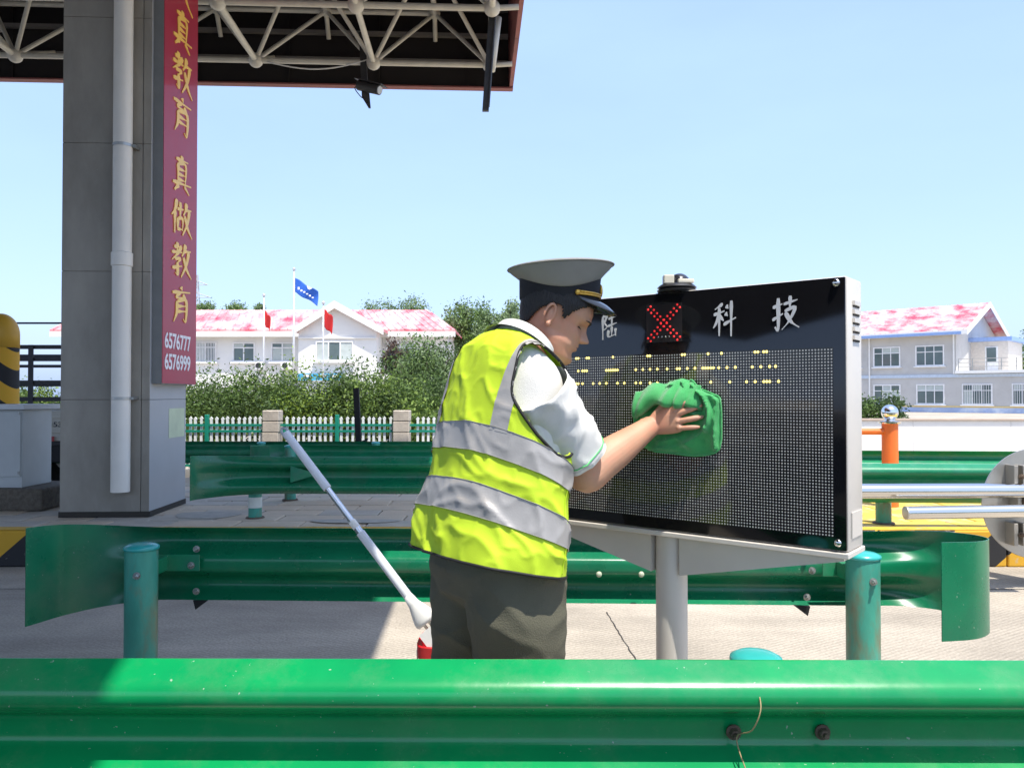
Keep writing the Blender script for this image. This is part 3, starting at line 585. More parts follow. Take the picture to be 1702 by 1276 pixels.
for i in range(10):
    t_ = -1+2*i/9
    for off in (-.13, .13):
        for sg_ in (1, -1):
            vf.append(lathe([(.0034, 0), (.0032, .002), (.0012, .0032)], sg(cxs+hw*(t_+off*.7), czs+hh*(sg_*t_-off*.7*sg_), .0023), 7, SN, False))
mesh('red_cross_leds', join(*vf), LEDR, ls, kind='stuff')
mesh('unlit_leds', join(*[lathe([(.003, 0), (.001, .002)], sg(cxs+hw*x, czs-hh*.86, .0023), 6, SN, False) for x in (-.35, -.1, .15, .4)]), STEEL, ls, kind='stuff')
for ch, (u0, v0, u1, v1) in (('陆', (1000, 522, 1026, 562)), ('科', (1186, 504, 1222, 556)), ('技', (1284, 494, 1326, 546))):
    sb, z1 = s_of(u0, v0); sa, z0 = s_of(u1, v1)
    mesh('white_character', glyph(ch, sg(sb, z0, .0012), SU, Vector((0, 0, 1)), sb-sa, z1-z0, SN, 14, .0015), M('sign_letter', (.66, .66, .66), .5), ls)
for (u, v) in ((1390, 470), (1393, 902)):
    s_, z_ = s_of(u, v); mesh('screw', lathe([(.011, 0), (.010, .004), (.005, .0065), (.001, .007)], sg(s_, z_, .001), 16, SN), CHROME, ls, True)
for k in range(5):
    zc = ZT_-.075-k*.024
    mesh('vent_louver', prism([sg(-.0005, zc, -.055), sg(-.0005, zc, -.115), sg(-.0005, zc+.012, -.115), sg(-.0005, zc+.012, -.055)], SU*.006), CASE, ls)
    mesh('vent_slot', prism([sg(-.0012, zc-.005, -.055), sg(-.0012, zc-.005, -.115), sg(-.0012, zc-.0005, -.115), sg(-.0012, zc-.0005, -.055)], SU*.0015), BLACK, ls)
mesh('lower_grille', prism([sg(-.0005, .93, -.03), sg(-.0005, .93, -.125), sg(-.0005, 1.0, -.125), sg(-.0005, 1.0, -.03)], SU*.003), CASE, ls)
PB = sg(.565, 0, -.075)
mesh('post', lathe([(.05, 0), (.05, ZB_-.016)], PB, 28), CASE, ls, 'auto')
for sa, sb in ((.515, .02), (.615, SL-.02)):
    mesh('gusset', prism([sg(sa, ZB_-.017, -.03), sg(sb, ZB_-.017, -.03), sg(sb, ZB_-.03, -.03), sg(sa, .755, -.03)], -SN*.09), CASE, ls)
# broken warning lamp on top of the board
t = thing('warning_lamp', 'broken dark warning lamp with a cream block on top of the display board', 'lamp', sg(.55, ZT_, -.07))
cb = at(1125, 473, 2.47); cb.z = ZT_+.0005
mesh('base_ring', lathe([(.060, 0), (.062, .006), (.055, .010), (.062, .014), (.056, .020), (.050, .024)], cb, 26), M('lamp_black', (.015, .015, .016), .4), t, 'auto')
dome = []
for k in range(9):
    a = math.pi*.5*k/8; dome.append((.034*math.cos(a)+.001, .024+.036*math.sin(a)))
mesh('broken_dome', lathe(dome, cb+Vector((.008, 0, 0)), 20), M('lamp_dome', (.02, .02, .024), .2, coat=.4), t, True)
mesh('ballast_block', bevel(box(tuple(cb+Vector((-.046, -.03, .024))), tuple(cb+Vector((-.014, .0, .052)))), .003), M('cream_plastic', (.62, .58, .46), .5), t)
mesh('terminal', bevel(box(tuple(cb+Vector((-.005, -.045, .024))), tuple(cb+Vector((.045, -.03, .037)))), .003), MATS['cream_plastic'], t)

# ------------------------------------------------------------------ the worker
MY = 2.27
FA = Vector((.80, .60, 0)); AC = Vector((.60, -.80, 0))            # facing, towards his right side
man = thing('person', 'worker in yellow reflective vest and peaked cap wiping the display board with a cloth', 'person', (-.03, MY, 0))
RINGS = [ # px, py, A, B, tilt
 (811, 930, .268, .186, 12), (814, 900, .266, .187, 19), (820, 862, .258, .185, 25), (826, 815, .243, .177, 27), (832, 770, .238, .173, 28),
 (838, 722, .236, .165, 29), (843, 680, .234, .154, 30), (847, 645, .230, .142, 31), (851, 615, .214, .127, 33), (855, 597, .178, .110, 36), (859, 584, .125, .092, 39), (866, 577, .086, .078, 40)]
RC = catmull([np.array((*at(a, b, MY), A, B, T)) for a, b, A, B, T in RINGS], 10)
NV = len(RC)-1
def torso(th, v, off=0.):
    x = min(max(v*NV, 0), NV-1e-6); i = int(x); f = x-i; r = RC[i]*(1-f)+RC[i+1]*f
    c = Vector(r[:3]); A, B, T = r[3]+off, r[4]+off, R(r[5])
    ct, st = math.cos(th), math.sin(th); e = 2/2.15
    fx = (FA*math.cos(T)-Vector((0, 0, math.sin(T))))
    return c+AC*(A*math.copysign(abs(ct)**e, ct))+fx*(B*math.copysign(abs(st)**e, st))
def vest_p(th, v, off=0.):
    p = torso(th, v, 0); n = (p-torso(th, v, -.03)).normalized()
    q = p*1.0
    low = max(0, 1-v*1.15)
    def rid(x, y, z, k): return (1-abs(noise.noise(Vector((x, y, z)))))**k
    d = .006*fbm(p.x*5+3, p.y*5, p.z*2.4+p.x*4, 2)*(.4+low)
    d += .010*(rid(p.x*5+p.z*4.5, p.y*5, p.z*1.6-p.x*3, 7)-.25)*(.18+low)
    d += .006*(rid(p.x*9+p.z*8+5, p.y*9, p.z*3-p.x*6, 8)-.2)*(.3+low)+.003*(rid(p.x*17+p.z*9, p.y*17+2, p.z*9-p.x*12, 8)-.2)
    d += .008*low*low*math.sin(th*5+1.0)
    return q+n*(d+off+.004)
SH = at(898, 655, 0.95*MY)*1.0
SH = Vector((torso(0, .62).x-.055, torso(0, .62).y+.05, at(900, 652, 2.12).z))
def in_hole(p):
    d = p-SH; 
    if d.dot(AC) < .0: return False
    f_ = d.dot(FA); z_ = d.z
    # large slanted armhole
    return ((f_+.005+.25*z_)/.098)**2+((z_+.02)/.155)**2 < 1
def surf(fn, th0, th1, v0, v1, n, m, hole=None, closed=False):
    V = [fn(th0+(th1-th0)*k/n, v0+(v1-v0)*j/m) for j in range(m+1) for k in range(n if closed else n+1)]
    nn = n if closed else n+1; F = []
    for j in range(m):
        for k in range(n):
            q = (j*nn+k, j*nn+(k+1) % nn, (j+1)*nn+(k+1) % nn, (j+1)*nn+k)
            if hole and all(hole(V[i]) for i in q): continue
            F.append(q)
    return V, F
VT = .975
vv = surf(lambda a, b: vest_p(a, b), 0, 2*math.pi, 0, VT, 200, 150, in_hole, True)
vo = mesh('safety_vest', vv, VEST, man, True)
sl_ = vo.modifiers.new('thick', 'SOLIDIFY'); sl_.thickness = .003; sl_.offset = -1
# reflective tape: two hoops and two shoulder strips, following the vest surface
def v_at(py): 
    z = at(835, py, MY).z
    return min(range(401), key=lambda k: abs(RC[min(int(k/400*NV), NV)][2]-z))/400
for pa, pb in ((788, 748), (877, 835)):
    va, vb = v_at(pa), v_at(pb)
    mesh('reflective_band', surf(lambda a, b: vest_p(a, b, .0035), 0, 2*math.pi, va, vb, 200, 12, in_hole, True), BAND, vo, True)
vtop = v_at(752)
SPATH = catmull([(-.92, vtop), (-.90, .50), (-.84, .62), (-.70, .74), (-.42, .825), (0, .865), (.42, .83), (.70, .74), (.86, .60), (.92, vtop)], 12)
for mir in (False, True):
    rows_ = []
    for i in range(len(SPATH)):
        th, v = SPATH[i]; a_, b_ = SPATH[max(i-1, 0)], SPATH[min(i+1, len(SPATH)-1)]
        P_ = lambda q, w: vest_p(math.pi-q if mir else q, w, 0)
        T_ = lambda q, w: torso(math.pi-q if mir else q, w, 0)
        tg = (T_(b_[0], b_[1])-T_(a_[0], a_[1])).normalized(); e1 = (T_(th+.01, v)-T_(th-.01, v))/.02; e2 = (T_(th, v+.005)-T_(th, v-.005))/.01
        nn = e1.cross(e2).normalized(); lat = nn.cross(tg).normalized()
        J = np.array([list(e1), list(e2)]).T; dv, *_r = np.linalg.lstsq(J, np.array(lat), rcond=None)
        rows_.append([vest_p((math.pi-(th+dv[0]*o_)) if mir else th+dv[0]*o_, v+dv[1]*o_, .0042) for o_ in np.linspace(-.026, .026, 7)])
    V, F = loft(rows_, cap=False, closed=False); F = [q for q in F if not all(in_hole(V[k]) for k in q)]
    mesh('reflective_strip', (V, F), BAND, vo, True)
for th_ in (.25, math.pi-.25):
    mesh('side_seam', tube([vest_p(th_, .02+.36*k/40, .0015) for k in range(41)], .0016, 5), VEST, vo, True)
for va_ in (v_at(788), v_at(748), v_at(877), v_at(835)):
    mesh('stitch_line', tube([vest_p(2*math.pi*k/160, va_, .0042) for k in range(161)], .0011, 4, False), M('thread_grey', (.22, .22, .20), .8), vo, True)
hem = [vest_p(2*math.pi*k/120, 0, .001) for k in range(121)]
mesh('hem_piping', tube(hem, .0042, 6, False), PIPING, vo, True)
# armhole piping: boundary found by marching round the hole
bd = []
for k in range(96):
    a = 2*math.pi*k/96
    f_, z_ = .098*math.cos(a), .155*math.sin(a)
    tgt = (f_-.005-.25*(z_-.02), z_-.02)
    best = None
    bd.append(tgt)
cand = [(vest_p(th, v, .001)) for th in np.linspace(-1.7, 1.7, 150) for v in np.linspace(.2, VT, 150)]
cand = [(p, (p-SH).dot(FA), p.z-SH.z) for p in cand if (p-SH).dot(AC) > 0]
cf = np.array([(c[1], c[2]) for c in cand])
ring = []
for tf, tz in bd:
    i = int(np.argmin((cf[:, 0]-tf)**2+(cf[:, 1]-tz)**2)); ring.append(cand[i][0])
ring = [sum((ring[(i+k) % len(ring)] for k in range(-2, 3)), Vector())/5 for i in range(len(ring))]
mesh('armhole_piping', tube(ring+[ring[0]], .0045, 6, False), PIPING, vo, True)

# shirt: torso under the vest plus sleeves and collar
EL = at(976, 784, 2.27); WR = at(1083, 707, 2.425)
ARM = EL-SH; 
def sleeve(S, E, r0, r1, t1, seed):
    d = (E-S); ln = d.length; d = d/ln; x, y, _ = frame(d); rg = []
    for j in range(26):
        t_ = -.05+(t1+.05)*j/25; c = S+d*(ln*t_); rr = r0+(r1-r0)*max(0, t_)/t1
        row = []
        for k in range(56):
            a = 2*math.pi*k/56; p = c+rr*(math.cos(a)*x+math.sin(a)*y)
            rr2 = rr*(.97+.06*noise.noise(p*8+Vector((seed, 0, 0)))+.10*((1-abs(noise.noise(Vector((p.x*9+p.z*7+seed, p.y*9, p.z*6-p.x*6)))))**7-.2)+.05*((1-abs(noise.noise(Vector((p.x*18-p.z*9+seed, p.y*18, p.z*14)))))**7-.2))
            row.append(c+rr2*(math.cos(a)*x+math.sin(a)*y))
        rg.append(row)
    return loft(rg, cap=False), rg
shirt_t = surf(lambda a, b: torso(a, b, -.022 if b < .9 else -.022+.014*(b-.9)/.085), 0, 2*math.pi, .1, .985, 90, 60, None, True)
sv, rg = sleeve(SH, EL, .098, .083, .80, 1.)
LSH = SH-AC*.31+Vector((0, 0, -.01)); LEL = LSH+Vector((.06, .09, -.29)); LWR = LEL+Vector((.05, .20, -.10))
sv2, rg2 = sleeve(LSH, LEL, .092, .08, .80, 4.)
sh = mesh('shirt', join(shirt_t, sv, sv2), SHIRT, man, True)
m_ = sh.modifiers.new('thick', 'SOLIDIFY'); m_.thickness = .0025; m_.offset = -1
mesh('cuff_stripe', tube([p+(p-(SH+(EL-SH)*.78)).normalized()*.0016 for p in rg[-3]]+[rg[-3][0]+(rg[-3][0]-(SH+(EL-SH)*.78)).normalized()*.0016], .0018, 5, False), M('cuff_green', (.10, .55, .16), .7), sh, True)
mesh('cuff_hem', loft([[c+(c-(SH+(EL-SH)*.8)).normalized()*.002 for c in r] for r in rg[-2:]], cap=False), SHIRT, sh, True)
cr = []
for j, (v, off) in enumerate([(.95, .004), (.985, .003), (1.0, .004), (1.0, .008)]):
    cr.append([torso(2*math.pi*k/60, v, off)+Vector((.0, 0, (.0, .004, .018, .024)[j]))+FA*(.006*j) for k in range(60)])
cr2 = [[p+(p-sum(r, Vector())/60).normalized()*e for p in r] for r, e in zip(cr[::-1], (.001, .006, .012, .018))]
co_ = mesh('collar', loft(cr+cr2, cap=False), COLLAR, sh, True)

# ---- body: head, neck, torso, arms and hands fused into one surface
HO = at(891, 593, 2.31)                            # under the chin
hp = R(25); hy = Vector((.998, .02, 0)).normalized()
HF = hy*math.cos(hp)-Vector((0, 0, math.sin(hp))); HS = Vector((hy.y, -hy.x, 0)); HU = HS.cross(HF).normalized()
if HU.z < 0: HU = -HU
HSC = 1.12
HP = np.array([ # z, front, back, halfwidth
 (.000, .040, .000, .018), (.004, .062, -.012, .036), (.014, .081, -.026, .050), (.028, .088, -.040, .060), (.045, .083, -.054, .066), (.062, .087, -.066, .069), (.078, .086, -.075, .067),
 (.095, .084, -.083, .070), (.112, .081, -.089, .072), (.124, .084, -.093, .074), (.138, .092, -.097, .076), (.158, .092, -.100, .077), (.178, .085, -.099, .075), (.198, .069, -.090, .067), (.214, .046, -.072, .053), (.226, .018, -.040, .032), (.231, -.005, -.020, .010)])
def hprof(z): return [np.interp(z, HP[:, 0], HP[:, i]) for i in (1, 2, 3)]
def g1(x, s): return math.exp(-(x/s)**2)
def head_p(a, z, off=0.):
    fr, bk, hw = hprof(z); c = (fr+bk)/2; rx = (fr-bk)/2
    ca, sa = math.cos(a), math.sin(a)
    ex = 2/2.25
    x = c+rx*math.copysign(abs(ca)**ex, ca); y = hw*math.copysign(abs(sa)**ex, sa)
    if ca > 0:
        ay = abs(y)
        x += np.interp(z, [.078, .084, .090, .098, .110, .124, .134], [0, .017, .029, .025, .016, .007, 0])*g1(y, .0105+.004*g1(z-.088, .008))
        x += .006*g1(ay-.014, .007)*g1(z-.087, .006)                       # nostril wings
        x -= .013*g1(ay-.031, .015)*g1(z-.117, .011)                       # eye sockets
        x += .004*g1(ay-.031, .010)*g1(z-.114, .006)                       # lids
        x += .006*g1(ay-.028, .02)*g1(z-.136, .008)                        # brow
        x += .005*g1(y, .02)*g1(z-.071, .0045)+.005*g1(y, .018)*g1(z-.060, .005)-.003*g1(y, .02)*g1(z-.0655, .0022)
        x -= .004*g1(y, .02)*g1(z-.048, .006); x += .004*g1(y, .018)*g1(z-.024, .010)
        x += .003*g1(ay-.045, .018)*g1(z-.092, .016)                       # cheek
    k = HSC
    r = Vector((x-c, y, 0)); r = r.normalized()*off if r.length > 1e-6 else r
    return HO+HF*((x+r.x)*k)+HS*((y+r.y)*k)+HU*(z*k)
zz = [HP[0, 0]+(HP[-1, 0]-HP[0, 0])*(j/76) for j in range(77)]
headm = loft([[head_p(2*math.pi*k/96, z) for k in range(96)] for z in zz])
def ear(side):
    c = HO+HF*(-.014*HSC)+HS*(.073*side*HSC)+HU*(.108*HSC); out = HS*side; bk_ = -HF
    pts = []
    for k in range(13):
        a = R(-60+ k*270/12)
        pts.append(c+HF*(.014*math.cos(a)-.004)+HU*(.029*math.sin(a)+.002)+out*(.010-.004*math.cos(a))+bk_*.0)
    tb = tube(pts, [.0045]*12+[.003], 8)
    disc = sphere(c+out*.004, .022, 12, 8, (1, 1, 1)); 
    V = [c+(HF*((p-c).dot(HF)*.55)+HU*((p-c).dot(HU)*1.25)+out*((p-c).dot(out)*.32)) for p in disc[0]]
    lobe = sphere(c-HU*.026+HF*.004+out*.007, .008, 10, 6)
    return join(tb, (V, disc[1]), lobe)
NB = torso(0, .97); nbc = at(862, 575, MY)
neck = tube([nbc-Vector((0, 0, .06)), nbc+Vector((.008, .005, .0)), HO+HF*(-.022)+HU*.045, HO+HF*(-.018)+HU*.09], [.078, .066, .060, .058], 32)
tors = surf(lambda a, b: torso(a, b, -.034), 0, 2*math.pi, .0, .985, 64, 40, None, True)
n64 = 64; tors[1].append(tuple(range(n64))[::-1]); tors[1].append(tuple(range(40*n64, 41*n64)))
def limb(P, Rr, n=28):
    pts = catmull(P, 6); rs = [float(x[0]) for x in catmull([(r,) for r in Rr], 6)]; return tube(pts, rs, n)
WD = (WR-EL).normalized()
arm = limb([SH-AC*.03, SH.lerp(EL, .45), SH.lerp(EL, .85), EL+(EL-SH).normalized()*.004+Vector((-.004, 0, -.006)), EL.lerp(WR, .22), EL.lerp(WR, .45), EL.lerp(WR, .75), WR], [.064, .058, .054, .053, .055, .051, .040, .032])
# hand pressed towards the board
HD = (SU*.93+Vector((0, 0, .26))+SN*-.10).normalized(); HNb = (SN-HD*SN.dot(HD)).normalized(); HT = HNb.cross(HD).normalized()
if HT.z < 0: HT = -HT                              # towards the thumb (up)
def hand(W, D, T, NB_, sc=1., curl=1.):
    parts = []
    def rg_(c, wt, tn):
        return [c+T*(wt*math.copysign(abs(math.cos(a))**.8, math.cos(a)))+NB_*(tn*math.copysign(abs(math.sin(a))**.9, math.sin(a))) for a in [2*math.pi*k/24 for k in range(24)]]
    parts.append(loft([rg_(W-D*.03, .029, .024), rg_(W, .029, .021), rg_(W+D*.03, .036, .019), rg_(W+D*.06, .042, .017), rg_(W+D*.085, .043, .0145), rg_(W+D*.096, .039, .010)]))
    for (tt, ln, ang, r) in ((.031, .074, 13, .0092), (.011, .083, 7, .0095), (-.010, .077, -3, .0092), (-.030, .060, -11, .0080)):
        b = W+D*.085+T*tt; d = (D*math.cos(R(ang))+T*math.sin(R(ang))).normalized()
        P = [b-d*.012+NB_*.001, b+NB_*.004]
        c = P[-1]
        for seg, dn in ((.46, -.10*curl), (.30, -.38*curl), (.24, -.55*curl)):
            c = c+(d+NB_*dn).normalized()*ln*seg; P.append(c)
        parts.append(limb(P, [r*1.02, r*1.06, r*1.0, r*.92, r*.62], 14)); parts.append(sphere(P[-1], r*.66, 10, 6))
    for tt in (.031, .011, -.010, -.030): parts.append(sphere(W+D*.088+T*tt+NB_*.006, .0098, 10, 7))
    parts.append(sphere(W-D*.012-T*.024+NB_*.012, .011, 10, 7))
    b = W+D*.022+T*.026; d = (D*.72+T*.62-NB_*.30).normalized()
    P = [b-d*.01, b+d*.03, b+d*.055+D*.004, b+d*.075+D*.012]
    parts.append(limb(P, [.014, .0125, .0105, .0075], 14)); parts.append(sphere(P[-1], .0078, 10, 6))
    return join(*parts)
larm = limb([LSH+AC*.03, LSH.lerp(LEL, .5), LEL, LEL.lerp(LWR, .3), LEL.lerp(LWR, .7), LWR], [.06, .052, .046, .046, .036, .029])
LD = (LWR-LEL).normalized(); LT = Vector((0, 0, 1)); LT = (LT-LD*LT.dot(LD)).normalized(); LN = LD.cross(LT)
def remesh(vf, vox, smooth_it=2):
    me = bpy.data.meshes.new('tmp'); me.from_pydata([tuple(p) for p in vf[0]], [], vf[1]); o = bpy.data.objects.new('tmp', me); COL.objects.link(o)
    bm = bmesh.new(); bm.from_mesh(me); bmesh.ops.recalc_face_normals(bm, faces=bm.faces); bm.to_mesh(me); bm.free()
    r = o.modifiers.new('r', 'REMESH'); r.mode = 'VOXEL'; r.voxel_size = vox
    if smooth_it: s = o.modifiers.new('s', 'SMOOTH'); s.factor = .5; s.iterations = smooth_it
    dg = bpy.context.evaluated_depsgraph_get(); dg.update(); e = o.evaluated_get(dg).to_mesh()
    out = ([v.co.copy() for v in e.vertices], [tuple(q.vertices) for q in e.polygons]); bpy.data.objects.remove(o); return out
body = remesh(join(headm, ear(1), ear(-1), neck, tors, arm, hand(WR, HD, HT, HNb), larm, hand(LWR, LD, LT, LN)), .0026, 2)
bo = mesh('body', body, SKIN, man, True)
# hair, brows, eyes, mouth
def hairline(x, y):
    return np.interp(x, [-.10, -.06, -.045, -.02, .006, .02, .032, .05, .07, .1], [.062, .070, .112, .140, .140, .112, .138, .158, .172, .175])
HV, HFc = [], []
na, nz_ = 120, 70
for j in range(nz_+1):
    z = .05+(.2305-.05)*j/nz_
    for k in range(na):
        p = head_p(2*math.pi*k/na, z, .0045+.0012*noise.noise(Vector((k*.6, z*40, 0)))); HV.append(p)
for j in range(nz_):
    for k in range(na):
        q = (j*na+k, j*na+(k+1) % na, (j+1)*na+(k+1) % na, (j+1)*na+k)
        c = sum((HV[i] for i in q), Vector())/4-HO; x_, y_, z_ = c.dot(HF)/HSC, c.dot(HS)/HSC, c.dot(HU)/HSC
        if z_ > hairline(x_, y_)+.004*noise.noise(Vector((x_*200, y_*200, 0))): HFc.append(q)
ho_ = mesh('hair', (HV, HFc), HAIR, man, True); s2 = ho_.modifiers.new('thick', 'SOLIDIFY'); s2.thickness = .005; s2.offset = -1
for sd_ in (1, -1):
    def fp(y, z, off): 
        a = min(np.linspace(0, math.pi/2, 200), key=lambda q: abs((head_p(q, z)-HO).dot(HS)/HSC-y)); return head_p(a*sd_, z, off)
    mesh('eyebrow', tube([fp(y, .131+.006*math.sin((y-.014)/.034*2.2), .0012) for y in (.014, .020, .027, .034, .041, .048)], [.0016, .0028, .0030, .0027, .002, .001], 6), HAIR, bo, True)
    mesh('eyelashes', tube([fp(y, .1155-.003*abs((y-.031)/.014)**2, .0008) for y in (.019, .024, .029, .034, .039, .044)], [.0008, .0015, .0018, .0018, .0014, .0008], 6), HAIR, bo, True)
mesh('mouth', tube([head_p(a, .0655-.0012*abs(a/.3), .0006) for a in np.linspace(-.3, .3, 9)], [.0008]+[.0021]*7+[.0008], 6), LIP, bo, True)

# ---- peaked cap
CF = Vector((.997, .02, -.055)).normalized(); CS = Vector((CF.y, -CF.x, 0)).normalized(); CU = CS.cross(CF).normalized()
if CU.z < 0: CU = -CU
CO = at(929, 499, 2.31)
capo = thing('peaked_cap', 'grey uniform cap with black band, gold cord and glossy visor', 'cap', CO)
capo.parent = None
def cpnt(a, ra, rb, h, lift=0.): return CO+CF*(ra*math.cos(a))+CS*(rb*math.sin(a))+CU*(h+lift*math.cos(a))
N_ = 72
def cring(ra, rb, h, lift=0., dip=0.): return [cpnt(2*math.pi*k/N_, ra, rb, h+dip*math.sin(2*math.pi*k/N_)**2, lift) for k in range(N_)]
mesh('band', loft([cring(.1165, .093, -.008, -.004), cring(.1175, .094, .002), cring(.119, .0955, .030), cring(.121, .0975, .068, .004, -.034)], cap=False), BLACK, capo, True)
mesh('crown', loft([cring(.1205, .0965, .062, .006, -.034), cring(.1235, .101, .066, .007, -.034), cring(.133, .112, .074, .011, -.027), cring(.145, .126, .084, .014, -.013), cring(.1525, .137, .092, .016, -.003), cring(.1550, .141, .0960, .0165, .0), cring(.1535, .140, .0995, .016, .001), cring(.138, .124, .103, .015, .001), cring(.098, .088, .106, .010, .0), cring(.05, .045, .108, .005), cring(.004, .004, .1085, 0)]), CAPGREY, capo, True)
mesh('crown_welt', tube([cpnt(2*math.pi*k/N_, .1560, .142, .096, .0165) for k in range(N_+1)], .0024, 6, False), CAPGREY, capo, True)
vz = []
for j in range(9):
    t_ = j/8; row = []
    for k in range(33):
        a = R(-66+132*k/32); e = math.cos(a*90/66)
        row.append(cpnt(a, .1180+.056*t_*max(e, 0)**.6, .0945+.012*t_*max(e, 0)**.6, .000-.036*t_*max(e, 0)**.7+.006*math.sin(t_*math.pi)))
    vz.append(row)
vo2 = mesh('visor', loft(vz, cap=False, closed=False), VISOR, capo, True); m_ = vo2.modifiers.new('t', 'SOLIDIFY'); m_.thickness = .003
for off in (.010, .0165):
    mesh('gold_cord', tube([cpnt(R(a), .1215, .0985, off+.002, 0) for a in range(-66, 67, 4)], .0032, 8), GOLD, capo, True)
for sd_ in (1, -1):
    mesh('cord_button', lathe([(.008, 0), (.007, .004), (.003, .006)], cpnt(R(68*sd_), .120, .0975, .015), 14, (CS*sd_*.8+CF*.3)), GOLD, capo, True)
mesh('cap_badge', sphere(cpnt(0, .122, .09, .034, 0), .018, 12, 8, (.35, 1, 1.1)), GOLD, capo, True)

# ---- trousers and shoes
def leg(P, rs): 
    return [[Vector(p)+AC*(a_*math.cos(t_))+FA*(b_*math.sin(t_)) for t_ in [2*math.pi*k/40 for k in range(40)]] for p, (a_, b_) in zip(P, rs)]
hip = at(822, 935, MY)
RL = hip+AC*.098; LLg = hip-AC*.098
gz = hip.z
legR = loft(leg([RL+Vector((.0, 0, .03)), RL+FA*.005+Vector((0, 0, -.12)), RL+FA*.02+Vector((0, 0, -.32)), RL+FA*.012+Vector((0, 0, -.45)), RL-FA*.0+Vector((0, 0, -.68)), (RL.x, RL.y, .05)], [(.130, .142), (.132, .142), (.112, .120), (.102, .108), (.098, .105), (.105, .118)]))
LB = LLg-FA*.02
legL = loft(leg([LLg+Vector((0, 0, .03)), LLg-FA*.01+Vector((0, 0, -.12)), LLg-FA*.02+Vector((0, 0, -.32)), LB+Vector((0, 0, -.45)), LB-FA*.02+Vector((0, 0, -.68)), (LB.x, LB.y, .05)], [(.116, .126), (.116, .126), (.106, .112), (.100, .105), (.098, .105), (.105, .118)]))
pel = loft(leg([hip+Vector((.012, 0, .20)), hip+Vector((.008, 0, .10)), hip+Vector((0, 0, .0)), hip+Vector((-.0, 0, -.07)), hip+Vector((0, 0, -.11))], [(.20, .14), (.222, .158), (.234, .164), (.21, .15), (.12, .10)]))
tv, tf = remesh(join(legR, legL, pel), .008, 4)
cen = {}
nv = []
for p in tv:
    c = RL if (p-hip).dot(AC) > 0 else LLg
    n_ = Vector((p.x-c.x, p.y-c.y, 0)); n_ = n_.normalized() if n_.length > 1e-5 else n_
    d = .010*noise.noise(Vector((p.x*4+p.z*2, p.y*4, p.z*3.5)))
    d += .008*(1-abs(noise.noise(Vector((p.x*2.5-p.z*2.2, p.y*2.5, p.z*7+p.x*6)))))**6+.004*(1-abs(noise.noise(Vector((p.x*4+p.z*3, p.y*4+3, p.z*10-p.x*8)))))**6
    nv.append(p+n_*d)
tr = mesh('trousers', (nv, tf), TROUS, man, True)
sbm = tr.modifiers.new('sub', 'SUBSURF'); sbm.levels = 1; sbm.render_levels = 1
pk = [hip+AC*(.222*math.cos(a))+FA*(.153*math.sin(a))+Vector((.0, 0, z_)) for a, z_ in ((.55, .06), (.50, .02), (.42, -.03), (.30, -.075))]
mesh('pocket_seam', tube([p+(p-hip).normalized()*.008 for p in pk], .002, 5), BLACK, tr, True)
for q in (RL, LB):
    f0 = Vector((q.x, q.y, 0)); rr = []
    for (x_, wd, hh) in ((-.095, .030, .05), (-.08, .040, .075), (-.02, .045, .085), (.05, .050, .065), (.12, .050, .05), (.165, .036, .04), (.185, .012, .025)):
        rr.append([f0+FA*x_+AC*(wd*math.copysign(abs(math.cos(a))**.7, math.cos(a)))+Vector((0, 0, hh/2+hh/2*math.copysign(abs(math.sin(a))**.7, math.sin(a))+.002)) for a in [2*math.pi*k/20 for k in range(20)]])
    mesh('shoe', loft(rr), VISOR, man, True)

# ------------------------------------------------------------------ green cloth under the hand
CLOTH = M('microfibre_green', (.06, .42, .125), .95, 0, .12, 40, .5, 700, spec=.1)
cc = on_plane(1131, 696, P0, SN)
outl = [(1057,705),(1056,680),(1062,660),(1080,646),(1106,640),(1122,632),(1150,631),(1166,645),(1188,655),(1199,664),(1201,700),(1200,735),(1192,751),(1160,757),(1120,753),(1084,748),(1066,742),(1059,725)]
OL = []
for (u, v) in outl:
    q = on_plane(u, v, P0, SN)-cc; OL.append(np.array((q.dot(SU), q.z)))
OLc = catmull(OL+[OL[0]], 8)[:-1]
CRS = []
for ln, am, sg_ in (([(1062,705),(1066,668),(1092,652),(1124,640)], .030, .010), ([(1074,690),(1084,668),(1112,664),(1132,684)], .034, .009), ([(1124,634),(1134,650),(1128,672),(1146,690)], .030, .006), ([(1140,634),(1150,655),(1146,676),(1162,690)], .032, .007), ([(1156,640),(1176,660),(1184,690),(1178,712)], .028, .008), ([(1168,650),(1194,664),(1192,700),(1192,745)], .018, .008), ([(1090,748),(1130,742),(1160,728),(1176,712)], .012, .010), ([(1100,735),(1128,728),(1150,742)], .010, .008)):
    pts_ = []
    for u, v in ln:
        q = on_plane(u, v, P0, SN)-cc; pts_.append((q.dot(SU), q.z))
    CRS.append((np.array(catmull(pts_, 8)), am, sg_))
def cloth_h(x, y):                                     # folds standing off the board
    h = .008+.005*noise.noise(Vector((x*22, y*22, .5)))+.003*noise.noise(Vector((x*60, y*60, .5)))
    for pl, am, sg_ in CRS:
        d = math.sqrt(float(np.min((pl[:, 0]-x)**2+(pl[:, 1]-y)**2))); h += am*math.exp(-(d/sg_)**1.3)
    return max(h, .005)
V, F = [], []; NRr, na = 60, len(OLc)
for j in range(NRr+1):
    t_ = max(j/NRr, .01)
    for k in range(na):
        x, y = OLc[k]*t_*(1+.02*math.sin(k*.9)*(t_ > .9)); hgt = cloth_h(x, y)
        if t_ > .86: hgt = hgt*(1-((t_-.86)/.14)**2*.55)
        V.append(cc+SU*x+Vector((0, 0, y))+SN*(.0025+hgt))
F = [(j*na+k, j*na+(k+1) % na, (j+1)*na+(k+1) % na, (j+1)*na+k) for j in range(NRr) for k in range(na)]
